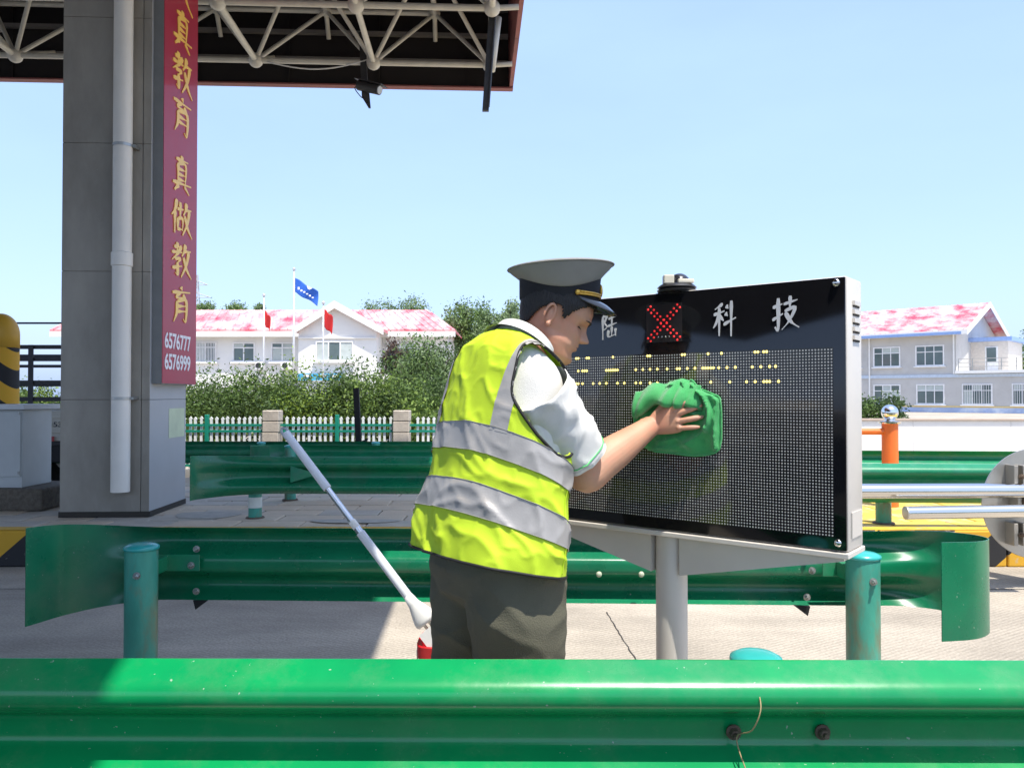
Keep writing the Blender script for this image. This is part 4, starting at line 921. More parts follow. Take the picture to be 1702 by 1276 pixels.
cl_ = mesh('cleaning_cloth', (V, F), CLOTH, None, True, 'bunched green microfibre cloth pressed against the display board', 'cloth', origin=cc)
m_ = cl_.modifiers.new('t', 'SOLIDIFY'); m_.thickness = .004
fr_ = []
for j in range(19):
    q = j/18; row = []
    for i in range(41):
        a_ = i/40; u = 1062+a_*108; vt_ = 652-16*math.sin(a_*2.6)+3*math.sin(a_*17); vb_ = 690-16*math.sin(a_*3.0)**2+5*math.sin(a_*11+1)-6*a_
        v = vt_+(vb_-vt_)*q; q3 = on_plane(u, v, P0, SN)
        env = math.sin(math.pi*min(1, .06+a_*.94))**.5
        h = .018+.050*math.sin(min(1, q*1.15)*math.pi*.52)*env+.010*math.sin(a_*24+3*q+2*math.sin(a_*9))*(.3+q)*env
        if q > .9: h -= .012*(q-.9)/.1
        row.append(q3+SN*h)
    fr_.append(row)
CLOTH.node_tree.nodes['Principled BSDF'].inputs['Sheen Weight'].default_value = .5
fl_ = mesh('folded_flap', loft(fr_, cap=False, closed=False), CLOTH, cl_, True); mm_ = fl_.modifiers.new('t', 'SOLIDIFY'); mm_.thickness = .005
ed = [cc+SU*(x*1.0)+Vector((0, 0, y*1.0))+SN*(.0045+cloth_h(x, y)*.45) for x, y in OLc[48:120]]
mesh('stitched_edge', tube(ed, .0032, 6), CLOTH, cl_, True)

# ------------------------------------------------------------------ mop and bucket
MOPW = M('mop_plastic_white', (.66, .69, .74), .4, 0, .04, 10, 0, 0, .1)
ALU = M('mop_aluminium', (.62, .63, .65), .28, .9, .08, 10)
REDB = M('bucket_red', (.52, .015, .02), .4, 0, .08, 8, coat=.15)
mt_, mb = at(468, 710, 3.02), at(708, 1030, 2.86)
md_ = (mb-mt_).normalized(); ml = (mb-mt_).length
t = thing('flat_mop', 'white and silver mop with hanging loop leaning out of the red bucket', 'mop', mb)
def mop(s0, s1, r0, r1, m_, nm): mesh(nm, tube([mt_+md_*(ml*s0), mt_+md_*(ml*s1)], [r0, r1], 18), m_, t, 'auto')
mop(.03, .33, .0155, .0165, MOPW, 'upper_grip'); mop(.33, .50, .011, .011, ALU, 'inner_tube'); mop(.50, .535, .0145, .0145, WHITEP, 'locking_sleeve'); mop(.535, .56, .0135, .0135, ALU, 'lower_tube'); mop(.56, .90, .0165, .0165, MOPW, 'lower_grip')
xx, yy, _ = frame(md_)
lp = [mt_+md_*(.035+.0-.030*math.cos(a))+Vector((1, 0, .55)).normalized()*(.013*math.sin(a)) for a in [2*math.pi*k/20 for k in range(21)]]
mesh('hanging_loop', tube(lp, .005, 8, False), M('loop_grey', (.42, .45, .46), .4), t, True)
side = Vector((.85, -.1, .5)).normalized(); side = (side-md_*side.dot(md_)).normalized(); dep = md_.cross(side)
rgs = []
for s_, wa, wb in ((.88, .017, .017), (.92, .022, .018), (.96, .036, .021), (.985, .044, .023), (1.0, .046, .023), (1.012, .040, .020)):
    c = mt_+md_*(ml*s_); rgs.append([c+side*(wa*math.cos(a))+dep*(wb*math.sin(a)) for a in [2*math.pi*k/24 for k in range(24)]])
mesh('head_joint', loft(rgs), WHITEP, t, True)
for o_ in (-.016, .006, .022): mesh('head_rod', tube([mt_+md_*(ml*1.0)+side*o_, mt_+md_*(ml*1.30)+side*o_], .0055, 10), CHROME, t, True)
mesh('mop_plate', obox(mt_+md_*(ml*1.18)+dep*.012, side*.05, dep*.006, md_*(ml*.15)), WHITEP, t)
bc = Vector((mb.x+.085, 2.93, 0)); t = thing('bucket', 'red plastic mop bucket partly hidden behind the worker', 'bucket', bc)
def sq(c, a, b, z, n=40, e=.45): return [c+Vector((a*math.copysign(abs(math.cos(t_))**e, math.cos(t_)), b*math.copysign(abs(math.sin(t_))**e, math.sin(t_)), z)) for t_ in [2*math.pi*k/n for k in range(n)]]
mesh('bucket_body', loft([sq(bc, .082, .075, .003), sq(bc, .088, .08, .02), sq(bc, .108, .098, .40), sq(bc, .104, .094, .40), sq(bc, .084, .076, .03)], cap=True), REDB, t, 'auto')
mesh('rim', loft([sq(bc, .108, .098, .365), sq(bc, .119, .109, .367), sq(bc, .121, .111, .412), sq(bc, .117, .107, .417), sq(bc, .104, .094, .410), sq(bc, .104, .094, .37)], cap=False), REDB, t, 'auto')
mesh('handle_wire', tube([bc+Vector((-.123, -.02+.02*math.sin(a), .38-.21*math.sin(a*.5)**1.0)) for a in np.linspace(0, math.pi, 14)], .0025, 6), STEEL, t, True)

# ------------------------------------------------------------------ stainless swing barrier on the right
t = thing('barrier_gate', 'stainless steel barrier with two horizontal tubes and a round plate at the right edge', 'barrier', (3.55, 5.3, 0))
pc_ = at(1722, 836, 5.35)
mesh('round_plate', lathe([(.375, 0), (.377, .006), (.375, .012)], pc_, 64, (0, -1, 0)), M('plate_steel', (.45, .44, .41), .35, .7, .08, 6), t, 'auto')
a_, b_ = at(1380, 816, 5.22), at(1745, 815, 5.22); mesh('barrier_tube', tube([a_, b_], .049, 28), CHROME, t, 'auto')
a_, b_ = at(1506, 852, 5.14), at(1745, 848, 5.14); mesh('barrier_tube', tube([a_, b_], .043, 28), CHROME, t, 'auto')
mesh('tube_end_cap', lathe([(.044, 0), (.044, .006), (.03, .009), (.002, .01)], a_, 24, (-1, 0, 0)), M('cap_steel', (.5, .48, .44), .4, .7), t, 'auto')
for (u, v) in ((1684, 790), (1690, 830), (1684, 885)):
    q = at(u, v, 5.32)
    for dx in (-.03, .03): mesh('clamp_plate', bevel(box((q.x+dx-.014, 5.24, q.z-.075), (q.x+dx+.014, 5.338, q.z+.075)), .002, 1), M('clamp_steel', (.36, .34, .30), .45, .6), t)
    mesh('bolt', bolt((q.x, 5.235, q.z), (0, -1, 0), .013), RUST, t, 'auto')
    mesh('bolt', bolt((q.x+.06, 5.235, q.z+.03), (0, -1, 0), .011), RUST, t, 'auto')
mesh('stand_post', lathe([(.09, 0), (.09, 1.05), (.085, 1.07)], (pc_.x+.14, 5.50, 0), 28), CHROME, t, 'auto')
# orange post with a mirror ball
ORG = M('orange_paint', (.78, .17, .03), .45, 0, .08, 6, coat=.1)
oc = at(1479, 700, 7.35); t = thing('orange_post', 'orange steel post with side arm and chrome ball on top', 'post', (oc.x, oc.y, IZ))
mesh('pole', lathe([(.072, IZ), (.072, oc.z-.02)], (oc.x, oc.y, 0), 26), ORG, t, 'auto')
mesh('collar', lathe([(.095, oc.z-.02), (.097, oc.z-.012), (.097, oc.z+.0), (.045, oc.z+.006), (.035, oc.z+.03)], (oc.x, oc.y, 0), 26), CHROME, t, 'auto')
mesh('ball', sphere((oc.x, oc.y, oc.z+.082), .075, 28, 18), M('mirror_ball', (.8, .8, .8), .05, 1., .02), t, True)
q = at(1450, 717, 7.35); mesh('side_arm', tube([(oc.x-.6, oc.y, q.z), (oc.x, oc.y, q.z)], .030, 16), ORG, t, 'auto')

# ------------------------------------------------------------------ left edge: bollard, cabinet, plinth, truck
YB = stripe_mat('bollard_stripes', 1.0, .36, (.78, .42, .03), (.02, .02, .022), worn=.72)
bx = at(2, 600, 7.7); t = thing('crash_bollard', 'thick round-topped bollard with yellow and black stripes at the left edge', 'bollard', (bx.x, bx.y, IZ))
zt = at(5, 521, 7.7).z
prof = [(.155, IZ), (.155, zt-.40)]+[(.155*math.cos(a), zt-.20+.20*math.sin(a)) for a in [math.pi/2*k/9 for k in range(10)]]
mesh('striped_body', lathe([(.155, IZ), (.155, at(5, 578, 7.7).z)], (bx.x, bx.y, 0), 36), YB, t, 'auto')
z5 = at(5, 578, 7.7).z
mesh('yellow_dome', lathe([(.157, z5)]+[(max(.157*math.cos(a), .002), z5+.13+(zt-z5-.13)*math.sin(a)) for a in [math.pi/2*k/10 for k in range(11)]], (bx.x, bx.y, 0), 36), M('bollard_yellow', (.72, .40, .04), .5, 0, .1, 5), t, True)
STONE = M('plinth_stone', (.13, .11, .085), .95, 0, .45, 26, .9, 60)
p = at(44, 846, 7.05); st = mesh('stone_plinth', bevel(box((-5.4, 7.05, IZ), (p.x-.0+.22-.08, 7.75, IZ+.2)), .02, 2), STONE, None, False, 'rough dark stone plinth under the grey cabinet', 'plinth', origin=(-4.7, 7.4, IZ))
CAB = M('cabinet_grey', (.50, .52, .51), .42, 0, .07, 4)
t = thing('control_cabinet', 'light grey metal control cabinet with sloped lid on the stone plinth', 'cabinet', (-4.7, 7.3, IZ+.2))
x0, x1 = at(-60, 700, 7.15).x, at(38, 700, 7.15).x; zl, zu = IZ+.20, at(30, 680, 7.15).z
mesh('body', bevel(box((x0, 7.15, zl), (x1, 7.6, zu)), .006), CAB, t)
xd = at(-8, 700, 7.15).x
mesh('door', bevel(box((xd, 7.138, zl+.10), (x1-.012, 7.149, zu-.02)), .004), CAB, t)
mesh('door', bevel(box((x0+.01, 7.138, zl+.10), (xd-.012, 7.149, zu-.02)), .004), CAB, t)
mesh('plinth_strip', bevel(box((x0-.002, 7.142, zl), (x1+.002, 7.149, zl+.085)), .003), CAB, t)
mesh('lid', prism([(x0-.03, 7.09, zu), (x1+.045, 7.09, zu), (x1+.045, 7.66, zu), (x0-.03, 7.66, zu)], (0, 0, .045)), M('lid_grey', (.6, .61, .62), .4), t)
mesh('lock', lathe([(.012, 0), (.01, .008)], (xd+.03, 7.138, zl+.13), 12, (0, -1, 0)), BLACK, t)
for z in (zl+.12, zu-.05): mesh('hinge', box((x1-.035, 7.13, z), (x1-.02, 7.139, z+.03)), STEEL, t)
TD = M('truck_rail_dark', (.035, .035, .04), .5, .3, .2, 15)
TG = M('tailgate_cream', (.48, .46, .40), .55, 0, .12, 6)
t = thing('flatbed_truck', 'truck with dark stake rails and pale side boards parked behind the column', 'truck', (-8, 10, 0))
X0, X1, TY = -11.6, -5.42, 9.6
zt_, zb_ = at(70, 682, TY).z, at(70, 733, TY).z
mesh('side_board', bevel(box((X0, TY, zb_), (X1, TY+.05, zt_)), .012), TG, t); mesh('side_board', bevel(box((X0, TY+2.25, zb_), (X1, TY+2.3, zt_)), .012), TG, t); mesh('tailgate', bevel(box((X1-.05, TY+.055, zb_), (X1, TY+2.245, zt_)), .012), TG, t)
for z in (zb_+.10, zb_+.28): mesh('board_rib', bevel(box((X0+.03, TY-.02, z), (X1-.03, TY-.001, z+.03)), .006), TG, t)
mesh('bed_floor', box((X0, TY+.055, zb_-.05), (X1-.055, TY+2.24, zb_+.02)), TD, t)
mesh('chassis', box((X0-1.9, TY+.6, .45), (X1-.3, TY+1.7, zb_-.06)), BLACK, t)
mesh('side_guard', bevel(box((X0+.6, TY+.08, .40), (X1-1.7, TY+.14, .62)), .01), TD, t)
for x in (X1-1.0, X0-.9):
    for yy_ in (TY+.32, TY+1.98):
        w_ = mesh('wheel', tube([(x, yy_-.2, .46), (x, yy_+.2, .46)], .46, 32), M('tyre', (.015, .015, .015), .85, 0, .2, 20, .3, 50), t, 'auto'); mesh('rim', tube([(x, yy_-.205, .46), (x, yy_+.205, .46)], .24, 24), STEEL, w_, 'auto')
mesh('mudguard', box((X1-1.6, TY+.06, .5), (X1-.05, TY+.09, zb_-.055)), BLACK, t)
for z, h_ in ((at(70, 573, TY).z, .05), (at(70, 594, TY).z, .045), (at(70, 632, TY).z, .05), (at(70, 660, TY).z, .05)):
    mesh('stake_rail', box((X0, TY+.01, z-h_), (X1, TY+.05, z)), TD, t); mesh('stake_rail', box((X0, TY+2.25, z-h_), (X1, TY+2.29, z)), TD, t)
x = X0+.05
while x < X1: mesh('stake', box((x-.03, TY-.006, zt_), (x+.03, TY+.009, at(70, 573, TY).z)), TD, t); x += .47
mesh('cab', bevel(box((X0-2.1, TY+.02, .7), (X0-.15, TY+2.28, 2.7)), .12, 3), TG, t)
mesh('registration_text', text_vf('110153.11', Vector((at(60, 709, TY).x, TY-.0215, at(60, 709, TY).z)), Vector((1, 0, 0)), Vector((0, 0, 1)), .085, 1.3, Vector((0, -1, 0)), .002), TD, t)
mesh('red_reflector', box((at(68, 730, TY).x, TY-.03, zb_+.0), (at(92, 730, TY).x, TY-.021, zb_+.06)), M('reflector_red', (.35, .03, .03), .4), t)
mesh('overhead_cable', tube([(-9.0, 9, at(30, 537, 9).z), (-7, 9, at(60, 537, 9).z), (-4.6, 9, at(105, 537, 9).z)], .012, 6), BLACK, None, True, 'thin dark cable stretched between the bollard and the column', 'cable')

# ------------------------------------------------------------------ picket fence with stone pillars
FY = 12.8
t = thing('picket_fence', 'white picket fence with green rails and posts in front of the hedge', 'fence', (-4.5, FY, 0))
PK = M('picket_white', (.78, .79, .77), .5, 0, .05, 8); FG = M('fence_green', (.01, .24, .16), .4, 0, .1, 6)
zt_ = at(500, 692, FY).z
hw_ = .019
pv = [(-hw_, 0, .14), (hw_, 0, .14), (hw_, 0, zt_-.05), (hw_*1.5, 0, zt_-.035), (0, 0, zt_), (-hw_*1.5, 0, zt_-.035), (-hw_, 0, zt_-.05)]
vv_, ff_ = prism([Vector(p)+Vector((0, -.012, 0)) for p in pv], (0, .024, 0))
pme = bpy.data.meshes.new('picket'); pme.from_pydata([tuple(p) for p in vv_], [], ff_); pme.materials.append(PK)
pillars = [(453-CX)/FPX*FY, (668-CX)/FPX*FY]; pillars = [pillars[0]-4.24, pillars[0]-2.12]+pillars+[pillars[1]+2.12]
posts_ = [(345-CX)/FPX*FY, (561-CX)/FPX*FY]; posts_ = [posts_[0]-2.12*2, posts_[0]-2.12]+posts_+[posts_[1]+2.12]
x = -9.6
while x < 1.4:
    if not any(abs(x-q) < .17 for q in pillars) and not any(abs(x-q) < .05 for q in posts_):
        o = bpy.data.objects.new('picket', pme); COL.objects.link(o); o.parent = t; o.location = (x+4.5, rng.uniform(-.002, .002), rng.uniform(-.006, .006)); o.rotation_euler = (0, R(rng.uniform(-.6, .6)), 0)
    x += .0885
for a_, b_ in zip([-9.6]+pillars, pillars+[1.4]):
    for v in (706, 716, 773):
        z = at(500, v, FY).z; mesh('rail', box((a_+.13, FY-.03, z-.02), (b_-.13, FY-.013, z+.018)), FG, t)
for x in posts_: mesh('post', bevel(box((x-.03, FY-.045, 0), (x+.03, FY+.02, zt_+.03)), .006), FG, t)
mesh('base_kerb', box((-9.6, FY-.09, 0), (1.4, FY+.09, .12)), M('kerb_grey', (.33, .32, .30), .85), t)
BLK = M('pillar_stone', (.46, .40, .33), .85, 0, .2, 12, .4, 50)
for i, x in enumerate(pillars[2:4]):
    lab = ['tan stone block pillar in the picket fence behind the mop handle', 'tan stone block pillar in the picket fence just left of the worker'][i]
    sp_ = thing('stone_pillar', lab, 'pillar', (x, FY, 0), 'stone pillars of the picket fence')
    for k in range(6): 
        dx = rng.uniform(-.006, .006); mesh('block', bevel(box((x-.132+dx, FY-.13, k*.18+.003), (x+.132+dx, FY+.13, (k+1)*.18-.003)), .012, 1), BLK, sp_)
q = at(593, 735, 11.4); t = thing('folding_barrier', 'upright black folded barrier in front of the hedge', 'barrier', (q.x, 11.4, 0))
mesh('arm', obox(at(594, 690, 11.4), (.04, 0, 0), (0, .03, 0), (at(592, 645, 11.4)-at(596, 735, 11.4))/2), BLACK, t)
mesh('motor_housing', lathe([(.12, 0), (.12, at(600, 741, 11.4).z), (.10, at(600, 737, 11.4).z)], (at(602, 740, 11.4).x, 11.42, 0), 18), FG, t, 'auto')
mesh('hinge_plate', prism([at(588, 738, 11.35), at(612, 728, 11.35), at(606, 738, 11.35)], (0, .04, 0)), BLACK, t)

# ------------------------------------------------------------------ vegetation
def leafmat(name, c, v=.35): return M(name, c, .55, 0, v, 1.7, 0, 0, trans=.25, spec=.3, detail=2)
LG = [leafmat('leaf_yellowgreen', (.17, .25, .05)), leafmat('leaf_green', (.11, .18, .045)), leafmat('leaf_dark', (.07, .115, .04)), leafmat('leaf_pale', (.20, .28, .13)), leafmat('leaf_lime', (.24, .34, .05))]
BARK = M('bark', (.10, .08, .06), .9, 0, .3, 20, .6, 60)
def foliage(c, rx, ry, rz, n, size, seed, clumps=26, shell=.55):
    r = np.random.default_rng(seed)
    d = r.normal(size=(clumps, 3)); d /= np.linalg.norm(d, axis=1)[:, None]; rad = (shell+(1-shell)*r.random(clumps))[:, None]
    cc_ = d*rad*np.array((rx, ry, rz)); cs_ = r.uniform(.16, .36, clumps)*min(rx, rz)
    idx = r.integers(0, clumps, n); pos = cc_[idx]+r.normal(size=(n, 3))*cs_[idx][:, None]*.75
    pos[:, 2] = np.maximum(pos[:, 2], -rz*.98)
    pos += np.array(c)
    a = r.normal(size=(n, 3)); a /= np.linalg.norm(a, axis=1)[:, None]; b = r.normal(size=(n, 3)); b -= (a*b).sum(1)[:, None]*a; b /= np.linalg.norm(b, axis=1)[:, None]
    s = size*r.uniform(.6, 1.4, n)[:, None]
    v = np.stack([pos-a*s, pos-b*s*.42+a*s*.1, pos+a*s, pos+b*s*.42+a*s*.1], 1).reshape(-1, 3)
    return v, np.arange(4*n).reshape(-1, 4)
def plant(name, label, cat, c, rx, ry, rz, n, size, seed, mats, group, trunk=None, clumps=26, part='crown', shell=.55):
    t = thing(name, label, cat, (c[0], c[1], 0), group); k = len(mats)
    for i, m_ in enumerate(mats):
        v, f = foliage(c, rx, ry, rz, n//k, size, seed*10+i, clumps, shell)
        me = bpy.data.meshes.new(part); me.from_pydata((v-np.array(ORI[t])).tolist(), [], f.tolist()); me.materials.append(m_)
        o = bpy.data.objects.new('foliage' if part == 'foliage' else 'crown', me); COL.objects.link(o); o.parent = t
    zc = c[2]
    if trunk:
        mesh('trunk', tube([(c[0], c[1], 0), (c[0]+.05*rz, c[1], zc*.5), (c[0], c[1], zc), (c[0]+.03*rz, c[1], zc+rz*.6)], [trunk, trunk*.8, trunk*.55, trunk*.15], 10), BARK, t, True)
        for q in range(6):
            a = q*1.05+seed; mesh('limb', tube([(c[0], c[1], zc*(.5+.08*q)), (c[0]+math.cos(a)*rx*.35, c[1]+math.sin(a)*ry*.35, zc+rz*(-.25+.1*q)), (c[0]+math.cos(a)*rx*.7, c[1]+math.sin(a)*ry*.7, zc+rz*(.05+.1*q))], [trunk*.4, trunk*.25, trunk*.06], 7), BARK, t, True)
    return t
shr = [(-9.75, 16.2, 1.5), (-6.75, 15.7, 1.85), (-5.8, 15.3, 1.75), (-5.0, 15.8, 1.9), (-4.15, 15.3, 1.80), (-3.3, 15.6, 1.95), (-2.5, 15.2, 1.75), (-1.7, 15.5, 1.65)]
names = ['leafy green shrub seen through the truck rails', 'hedge shrub right beside the red banner sign', 'hedge shrub below the barred window of the white building', 'hedge shrub under the left flag', 'hedge shrub under the blue flag pole', 'hedge shrub behind the upright black barrier', 'hedge shrub between the black barrier and the worker', 'hedge shrub just left of the worker']
for i, (x, y, h_) in enumerate(shr):
    ms = [LG[[0, 0, 1, 0, 4, 1, 0, 1][i]], LG[1], LG[2]]
    plant('hedge_shrub', names[i], 'shrub', (x, y, h_*.52), .80, .75, h_*.48, 15000, .034, 31+i, ms, 'shrubs of the hedge behind the fence', None, 60, 'foliage', .15)
plant('small_tree', 'bushy small tree left of the worker in front of the white building', 'tree', (at(712, 620, 20).x, 20, 1.80), .92, .9, 1.0, 18000, .045, 77, [LG[2], LG[3], LG[1]], None, .09, 55, 'crown', .2)
plant('small_tree', 'reddish thin small tree at the corner of the white building', 'tree', (at(662, 600, 23).x, 23, 1.9), .5, .5, 1.05, 2600, .06, 78, [LG[2], leafmat('leaf_reddish', (.11, .075, .06))], None, .06, 24)
plant('round_shrub', 'rounded green shrub below the bushy small tree', 'shrub', (at(722, 690, 14.6).x, 14.6, .62), .62, .6, .62, 4200, .05, 79, [LG[1], LG[0]], None, None, 30, 'foliage', .4)
plant('round_shrub', 'rounded dark green shrub in front of the right building', 'shrub', (at(1462, 680, 30).x, 30, .55), 1.0, .9, .72, 5200, .07, 81, [LG[1], LG[2]], None, None, 36, 'foliage', .4)
for i, (u, v, Y, rx, rz, lab) in enumerate(((345, 504, 62, .9, 1.1, 'small treetop above the red roof beside the banner'), (396, 501, 64, 1.3, 1.3, 'wider treetop above the red roof left of the blue flag'), (432, 507, 66, .6, 1.0, 'treetop peeking over the red roof behind the left flag pole'), (640, 507, 60, 2.4, 1.6, 'spreading tree behind the roof right of the gable'), (690, 494, 60, 1.5, 2.1, 'taller tree behind the right end of the red roof'),
        (766, 500, 48, 1.35, 2.3, 'bushy tree standing right of the roof end'), (808, 500, 50, 1.1, 2.3, 'slim tree between the bushy tree and the cap'), (846, 490, 46, 1.0, 2.6, 'pale tree directly behind the worker neck'), (1686, 575, 78, 2.0, 2.6, 'tree behind the terrace of the right building'), (1706, 548, 82, 1.8, 3.2, 'taller tree at the right picture edge'))):
    p = at(u, v, Y)
    plant('tree', lab, 'tree', (p.x, Y, p.z-rz), rx, rx, rz, 7000, .10, 120+i, [LG[3], LG[1]] if i != 7 else [LG[3], LG[3]], 'trees behind the buildings', .14, 30, 'crown', .3)  # far crowns get pale leaves, distance haze put into their colour

# ------------------------------------------------------------------ buildings
BW = M('render_white', (.74, .73, .70), .8, 0, .05, 1.2, .05, 20)
BG2 = M('render_grey', (.52, .51, .49), .85, 0, .06, 1.0, .05, 20, col2=(.45, .44, .42), m_s=.7, m_lo=.5, m_hi=.75)
ROOF = M('roof_red_worn', (.60, .045, .09), .6, 0, .16, 5, .1, 10, 0, col2=(.62, .46, .44), m_s=.7, m_lo=.36, m_hi=.60, stretch=(1.5, .8, .8))
WIN = M('window_glass', (.10, .14, .14), .08, 0, .3, .7, 0, 0, .3); WFR = M('window_frame', (.80, .80, .80), .5)
BLUE = M('trim_blue', (.22, .34, .62), .6); CURT = M('curtain', (.45, .50, .48), .8, 0, .15, 3)
def window(par, O, ux, n, w_, h_, nx=2, tr=None, bars=0, sill=True, fw=.06):
    """O lower-left corner on the wall plane"""
    up = Vector((0, 0, 1))
    fr = mesh('window', join(*[obox(O+ux*(w_/2)+up*(h_/2)+n*.0+up*s_*(h_/2-fw/2)*0+c, a, n*.05, b) for c, a, b in (
        (up*(h_/2-fw/2), ux*(w_/2), up*(fw/2)), (-up*(h_/2-fw/2), ux*(w_/2), up*(fw/2)), (ux*(w_/2-fw/2), ux*(fw/2), up*(h_/2-fw)), (-ux*(w_/2-fw/2), ux*(fw/2), up*(h_/2-fw))) for s_ in (1,)]), WFR, par)
    cw = (w_-2*fw)/nx
    spl = [0, h_] if tr is None else [0, h_*tr, h_]
    for i in range(nx):
        for a, b in zip(spl[:-1], spl[1:]):
            z0, z1 = max(a, fw), min(b, h_-fw)
            mesh('pane', obox(O+ux*(fw+cw*(i+.5))+up*((z0+z1)/2)+n*.012, ux*(cw/2-.025), n*.006, up*((z1-z0)/2-.02)), CURT if rng.random() < .3 else WIN, fr)
        if i: mesh('mullion', obox(O+ux*(fw+cw*i)+up*(h_/2)+n*.02, ux*.03, n*.03, up*(h_/2-fw)), WFR, fr)
    if tr: mesh('transom', obox(O+ux*(w_/2)+up*(h_*tr)+n*.022, ux*(w_/2-fw), n*.03, up*.03), WFR, fr)
    for k in range(bars): mesh('security_bar', obox(O+ux*(w_*(k+.5)/bars)+up*(h_/2)+n*.12, ux*.012, n*.012, up*(h_/2)), WFR, fr)
    if sill: mesh('sill', obox(O+ux*(w_/2)-up*.05+n*.08, ux*(w_/2+.1), n*.1, up*.045), WFR, fr)
X_, Z_ = Vector((1, 0, 0)), Vector((0, 0, 1)); NF = Vector((0, -1, 0))
def roof_sheet(par, quad, th=.12, ribs=0, mat=None, name='roof'):
    a, b, c, d = [Vector(p) for p in quad]                    # eave-left, eave-right, ridge-right, ridge-left
    r = mesh(name, prism([a, b, c, d], (0, 0, th)), mat or ROOF, par)
    for k in range(ribs):
        f_ = (k+.5)/ribs; p, q = a.lerp(b, f_), d.lerp(c, f_); mesh('roof_rib', tube([p+Z_*(th+.005), q+Z_*(th+.005)], .035, 5, False), mat or ROOF, r)
    return r
b1 = thing('white_building', 'long white building with worn red roof and central gable behind the flags', 'building', (-10, 42, 0))
def bp(u, v, Y): return at(u, v, Y)
ev = at(500, 551, 41.5).z; rz_ = at(500, 518, 45).z
mesh('wall', box((-24, 42, 0), (at(744, 600, 42).x, 48, ev+.1)), BW, b1)
xr = at(757, 552, 41.5).x
roof_sheet(b1, [(-24.5, 41.4, ev), (xr, 41.4, ev), (at(712, 518, 45).x, 45, rz_), (-24.5, 45, rz_)], .1, 52)
roof_sheet(b1, [(xr, 48.6, ev), (-24.5, 48.6, ev), (-24.5, 45, rz_), (at(712, 518, 45).x, 45, rz_)], .1, 0)
mesh('hip_roof', prism([(xr, 41.4, ev), (xr, 48.6, ev), (at(712, 518, 45).x, 45, rz_)], (0, 0, .1)), ROOF, b1)
mesh('eave_board', box((-24.5, 41.38, ev-.28), (xr, 41.5, ev)), BW, b1)
mesh('soffit', box((-24.5, 41.5, ev-.12), (xr-.05, 41.99, ev-.04)), BW, b1)
for u0, u1, v0, v1, bars in ((324, 360, 568, 601, 14), (387, 424, 569, 601, 0), (451, 488, 569, 601, 0), (252, 288, 569, 601, 0), (642, 690, 569, 601, 0)):
    a_, b_ = at(u0, v1, 42), at(u1, v0, 42); window(b1, Vector((a_.x, 41.99, a_.z)), X_, NF, b_.x-a_.x, b_.z-a_.z, 2, .72, bars, True)
gw0, gw1 = at(496, 600, 40.2).x, at(626, 600, 40.2).x; gx = at(557, 503, 40).x; gz_ = at(557, 508, 40).z; ge = at(500, 550, 40).z
mesh('gable_wall', prism([(gw0, 40.2, 0), (gw1, 40.2, 0), (gw1, 40.2, ge), (gx, 40.2, gz_), (gw0, 40.2, ge)], (0, 1.79, 0)), BW, b1)
for sgn, ex in ((-1, at(487, 551, 40).x), (1, at(638, 553, 40).x)):
    p, q = Vector((ex, 39.9, ge-.05)), Vector((gx, 39.9, gz_+.05))
    mesh('gable_roof', prism([p, q, q+Z_*.16, p+Z_*.16], (0, 5.0, 0)), ROOF, b1)
    mesh('barge_board', prism([p-Z_*.16, q-Z_*.2, q+Z_*.2, p+Z_*.18], (0, -.09, 0)), BW, b1)
a_, b_ = at(525, 600, 40.2), at(587, 567, 40.2); window(b1, Vector((a_.x, 40.19, a_.z)), X_, NF, b_.x-a_.x, b_.z-a_.z, 3, None, 0, True)
mesh('string_course', box((gw0, 40.1, at(500, 563, 40.2).z), (gw1, 40.19, at(500, 563, 40.2).z+.08)), BW, b1)
p = at(495, 632, 40.05); q = at(572, 621, 40.05); mesh('blue_name_board', box((p.x, 40.02, p.z), (q.x, 40.08, q.z)), M('board_blue', (.05, .38, .62), .5), b1)
for u in (505, 530, 552): 
    r_ = at(u, 627, 40); mesh('board_mark', box((r_.x, 40.0, r_.z), (r_.x+.35, 40.018, r_.z+.14)), WHT, b1)
for u0, u1 in ((425, 439), (467, 486)):
    a_, b_ = at(u0, 614, 41.7), at(u1, 601, 41.7)
    ac = mesh('air_conditioner', bevel(box((a_.x, 41.6, a_.z), (b_.x, 41.98, b_.z)), .02), WHITEP, b1); mesh('fan_grille', lathe([(.15, 0), (.15, .012)], ((a_.x*.62+b_.x*.38), 41.598, (a_.z+b_.z)/2), 18, (0, -1, 0)), TD, ac)
mesh('downpipe', tube([(gw1+.25, 41.9, 0), (gw1+.25, 41.9, ev-.3)], .06, 8), BW, b1)

b2 = thing('corner_building', 'two-storey grey building with worn red gabled roof and blue trim on the right', 'building', (34, 60, 0))
a_ = R(44); BU = Vector((math.cos(a_), -math.sin(a_), 0)); BN = Vector((-math.sin(a_), -math.cos(a_), 0)); C0 = at(1590, 690, 60); C0.z = 0
def b2p(t_, d, z): return C0+BU*t_-BN*d+Z_*z                   # t along the front, d behind it
def b2box(t0, t1, d0, d1, z0, z1): return prism([b2p(t0, d0, z0), b2p(t1, d0, z0), b2p(t1, d1, z0), b2p(t0, d1, z0)], (0, 0, z1-z0))
EV, RD, GW = at(1600, 549, 60).z, at(1641, 507, 64.5).z, 12.6
mesh('wall', b2box(-18, 0, 0, GW, -.4, EV), BG2, b2)
mesh('gable_wall', prism([b2p(0, 0, EV-.02), b2p(0, GW, EV-.02), b2p(0, GW/2, RD-.1)], -BU*.3), BG2, b2)
roof_sheet(b2, [b2p(-18, -.7, EV-.15), b2p(.9, -.7, EV-.15), b2p(.9, GW/2, RD), b2p(-18, GW/2, RD)], .14, 44)
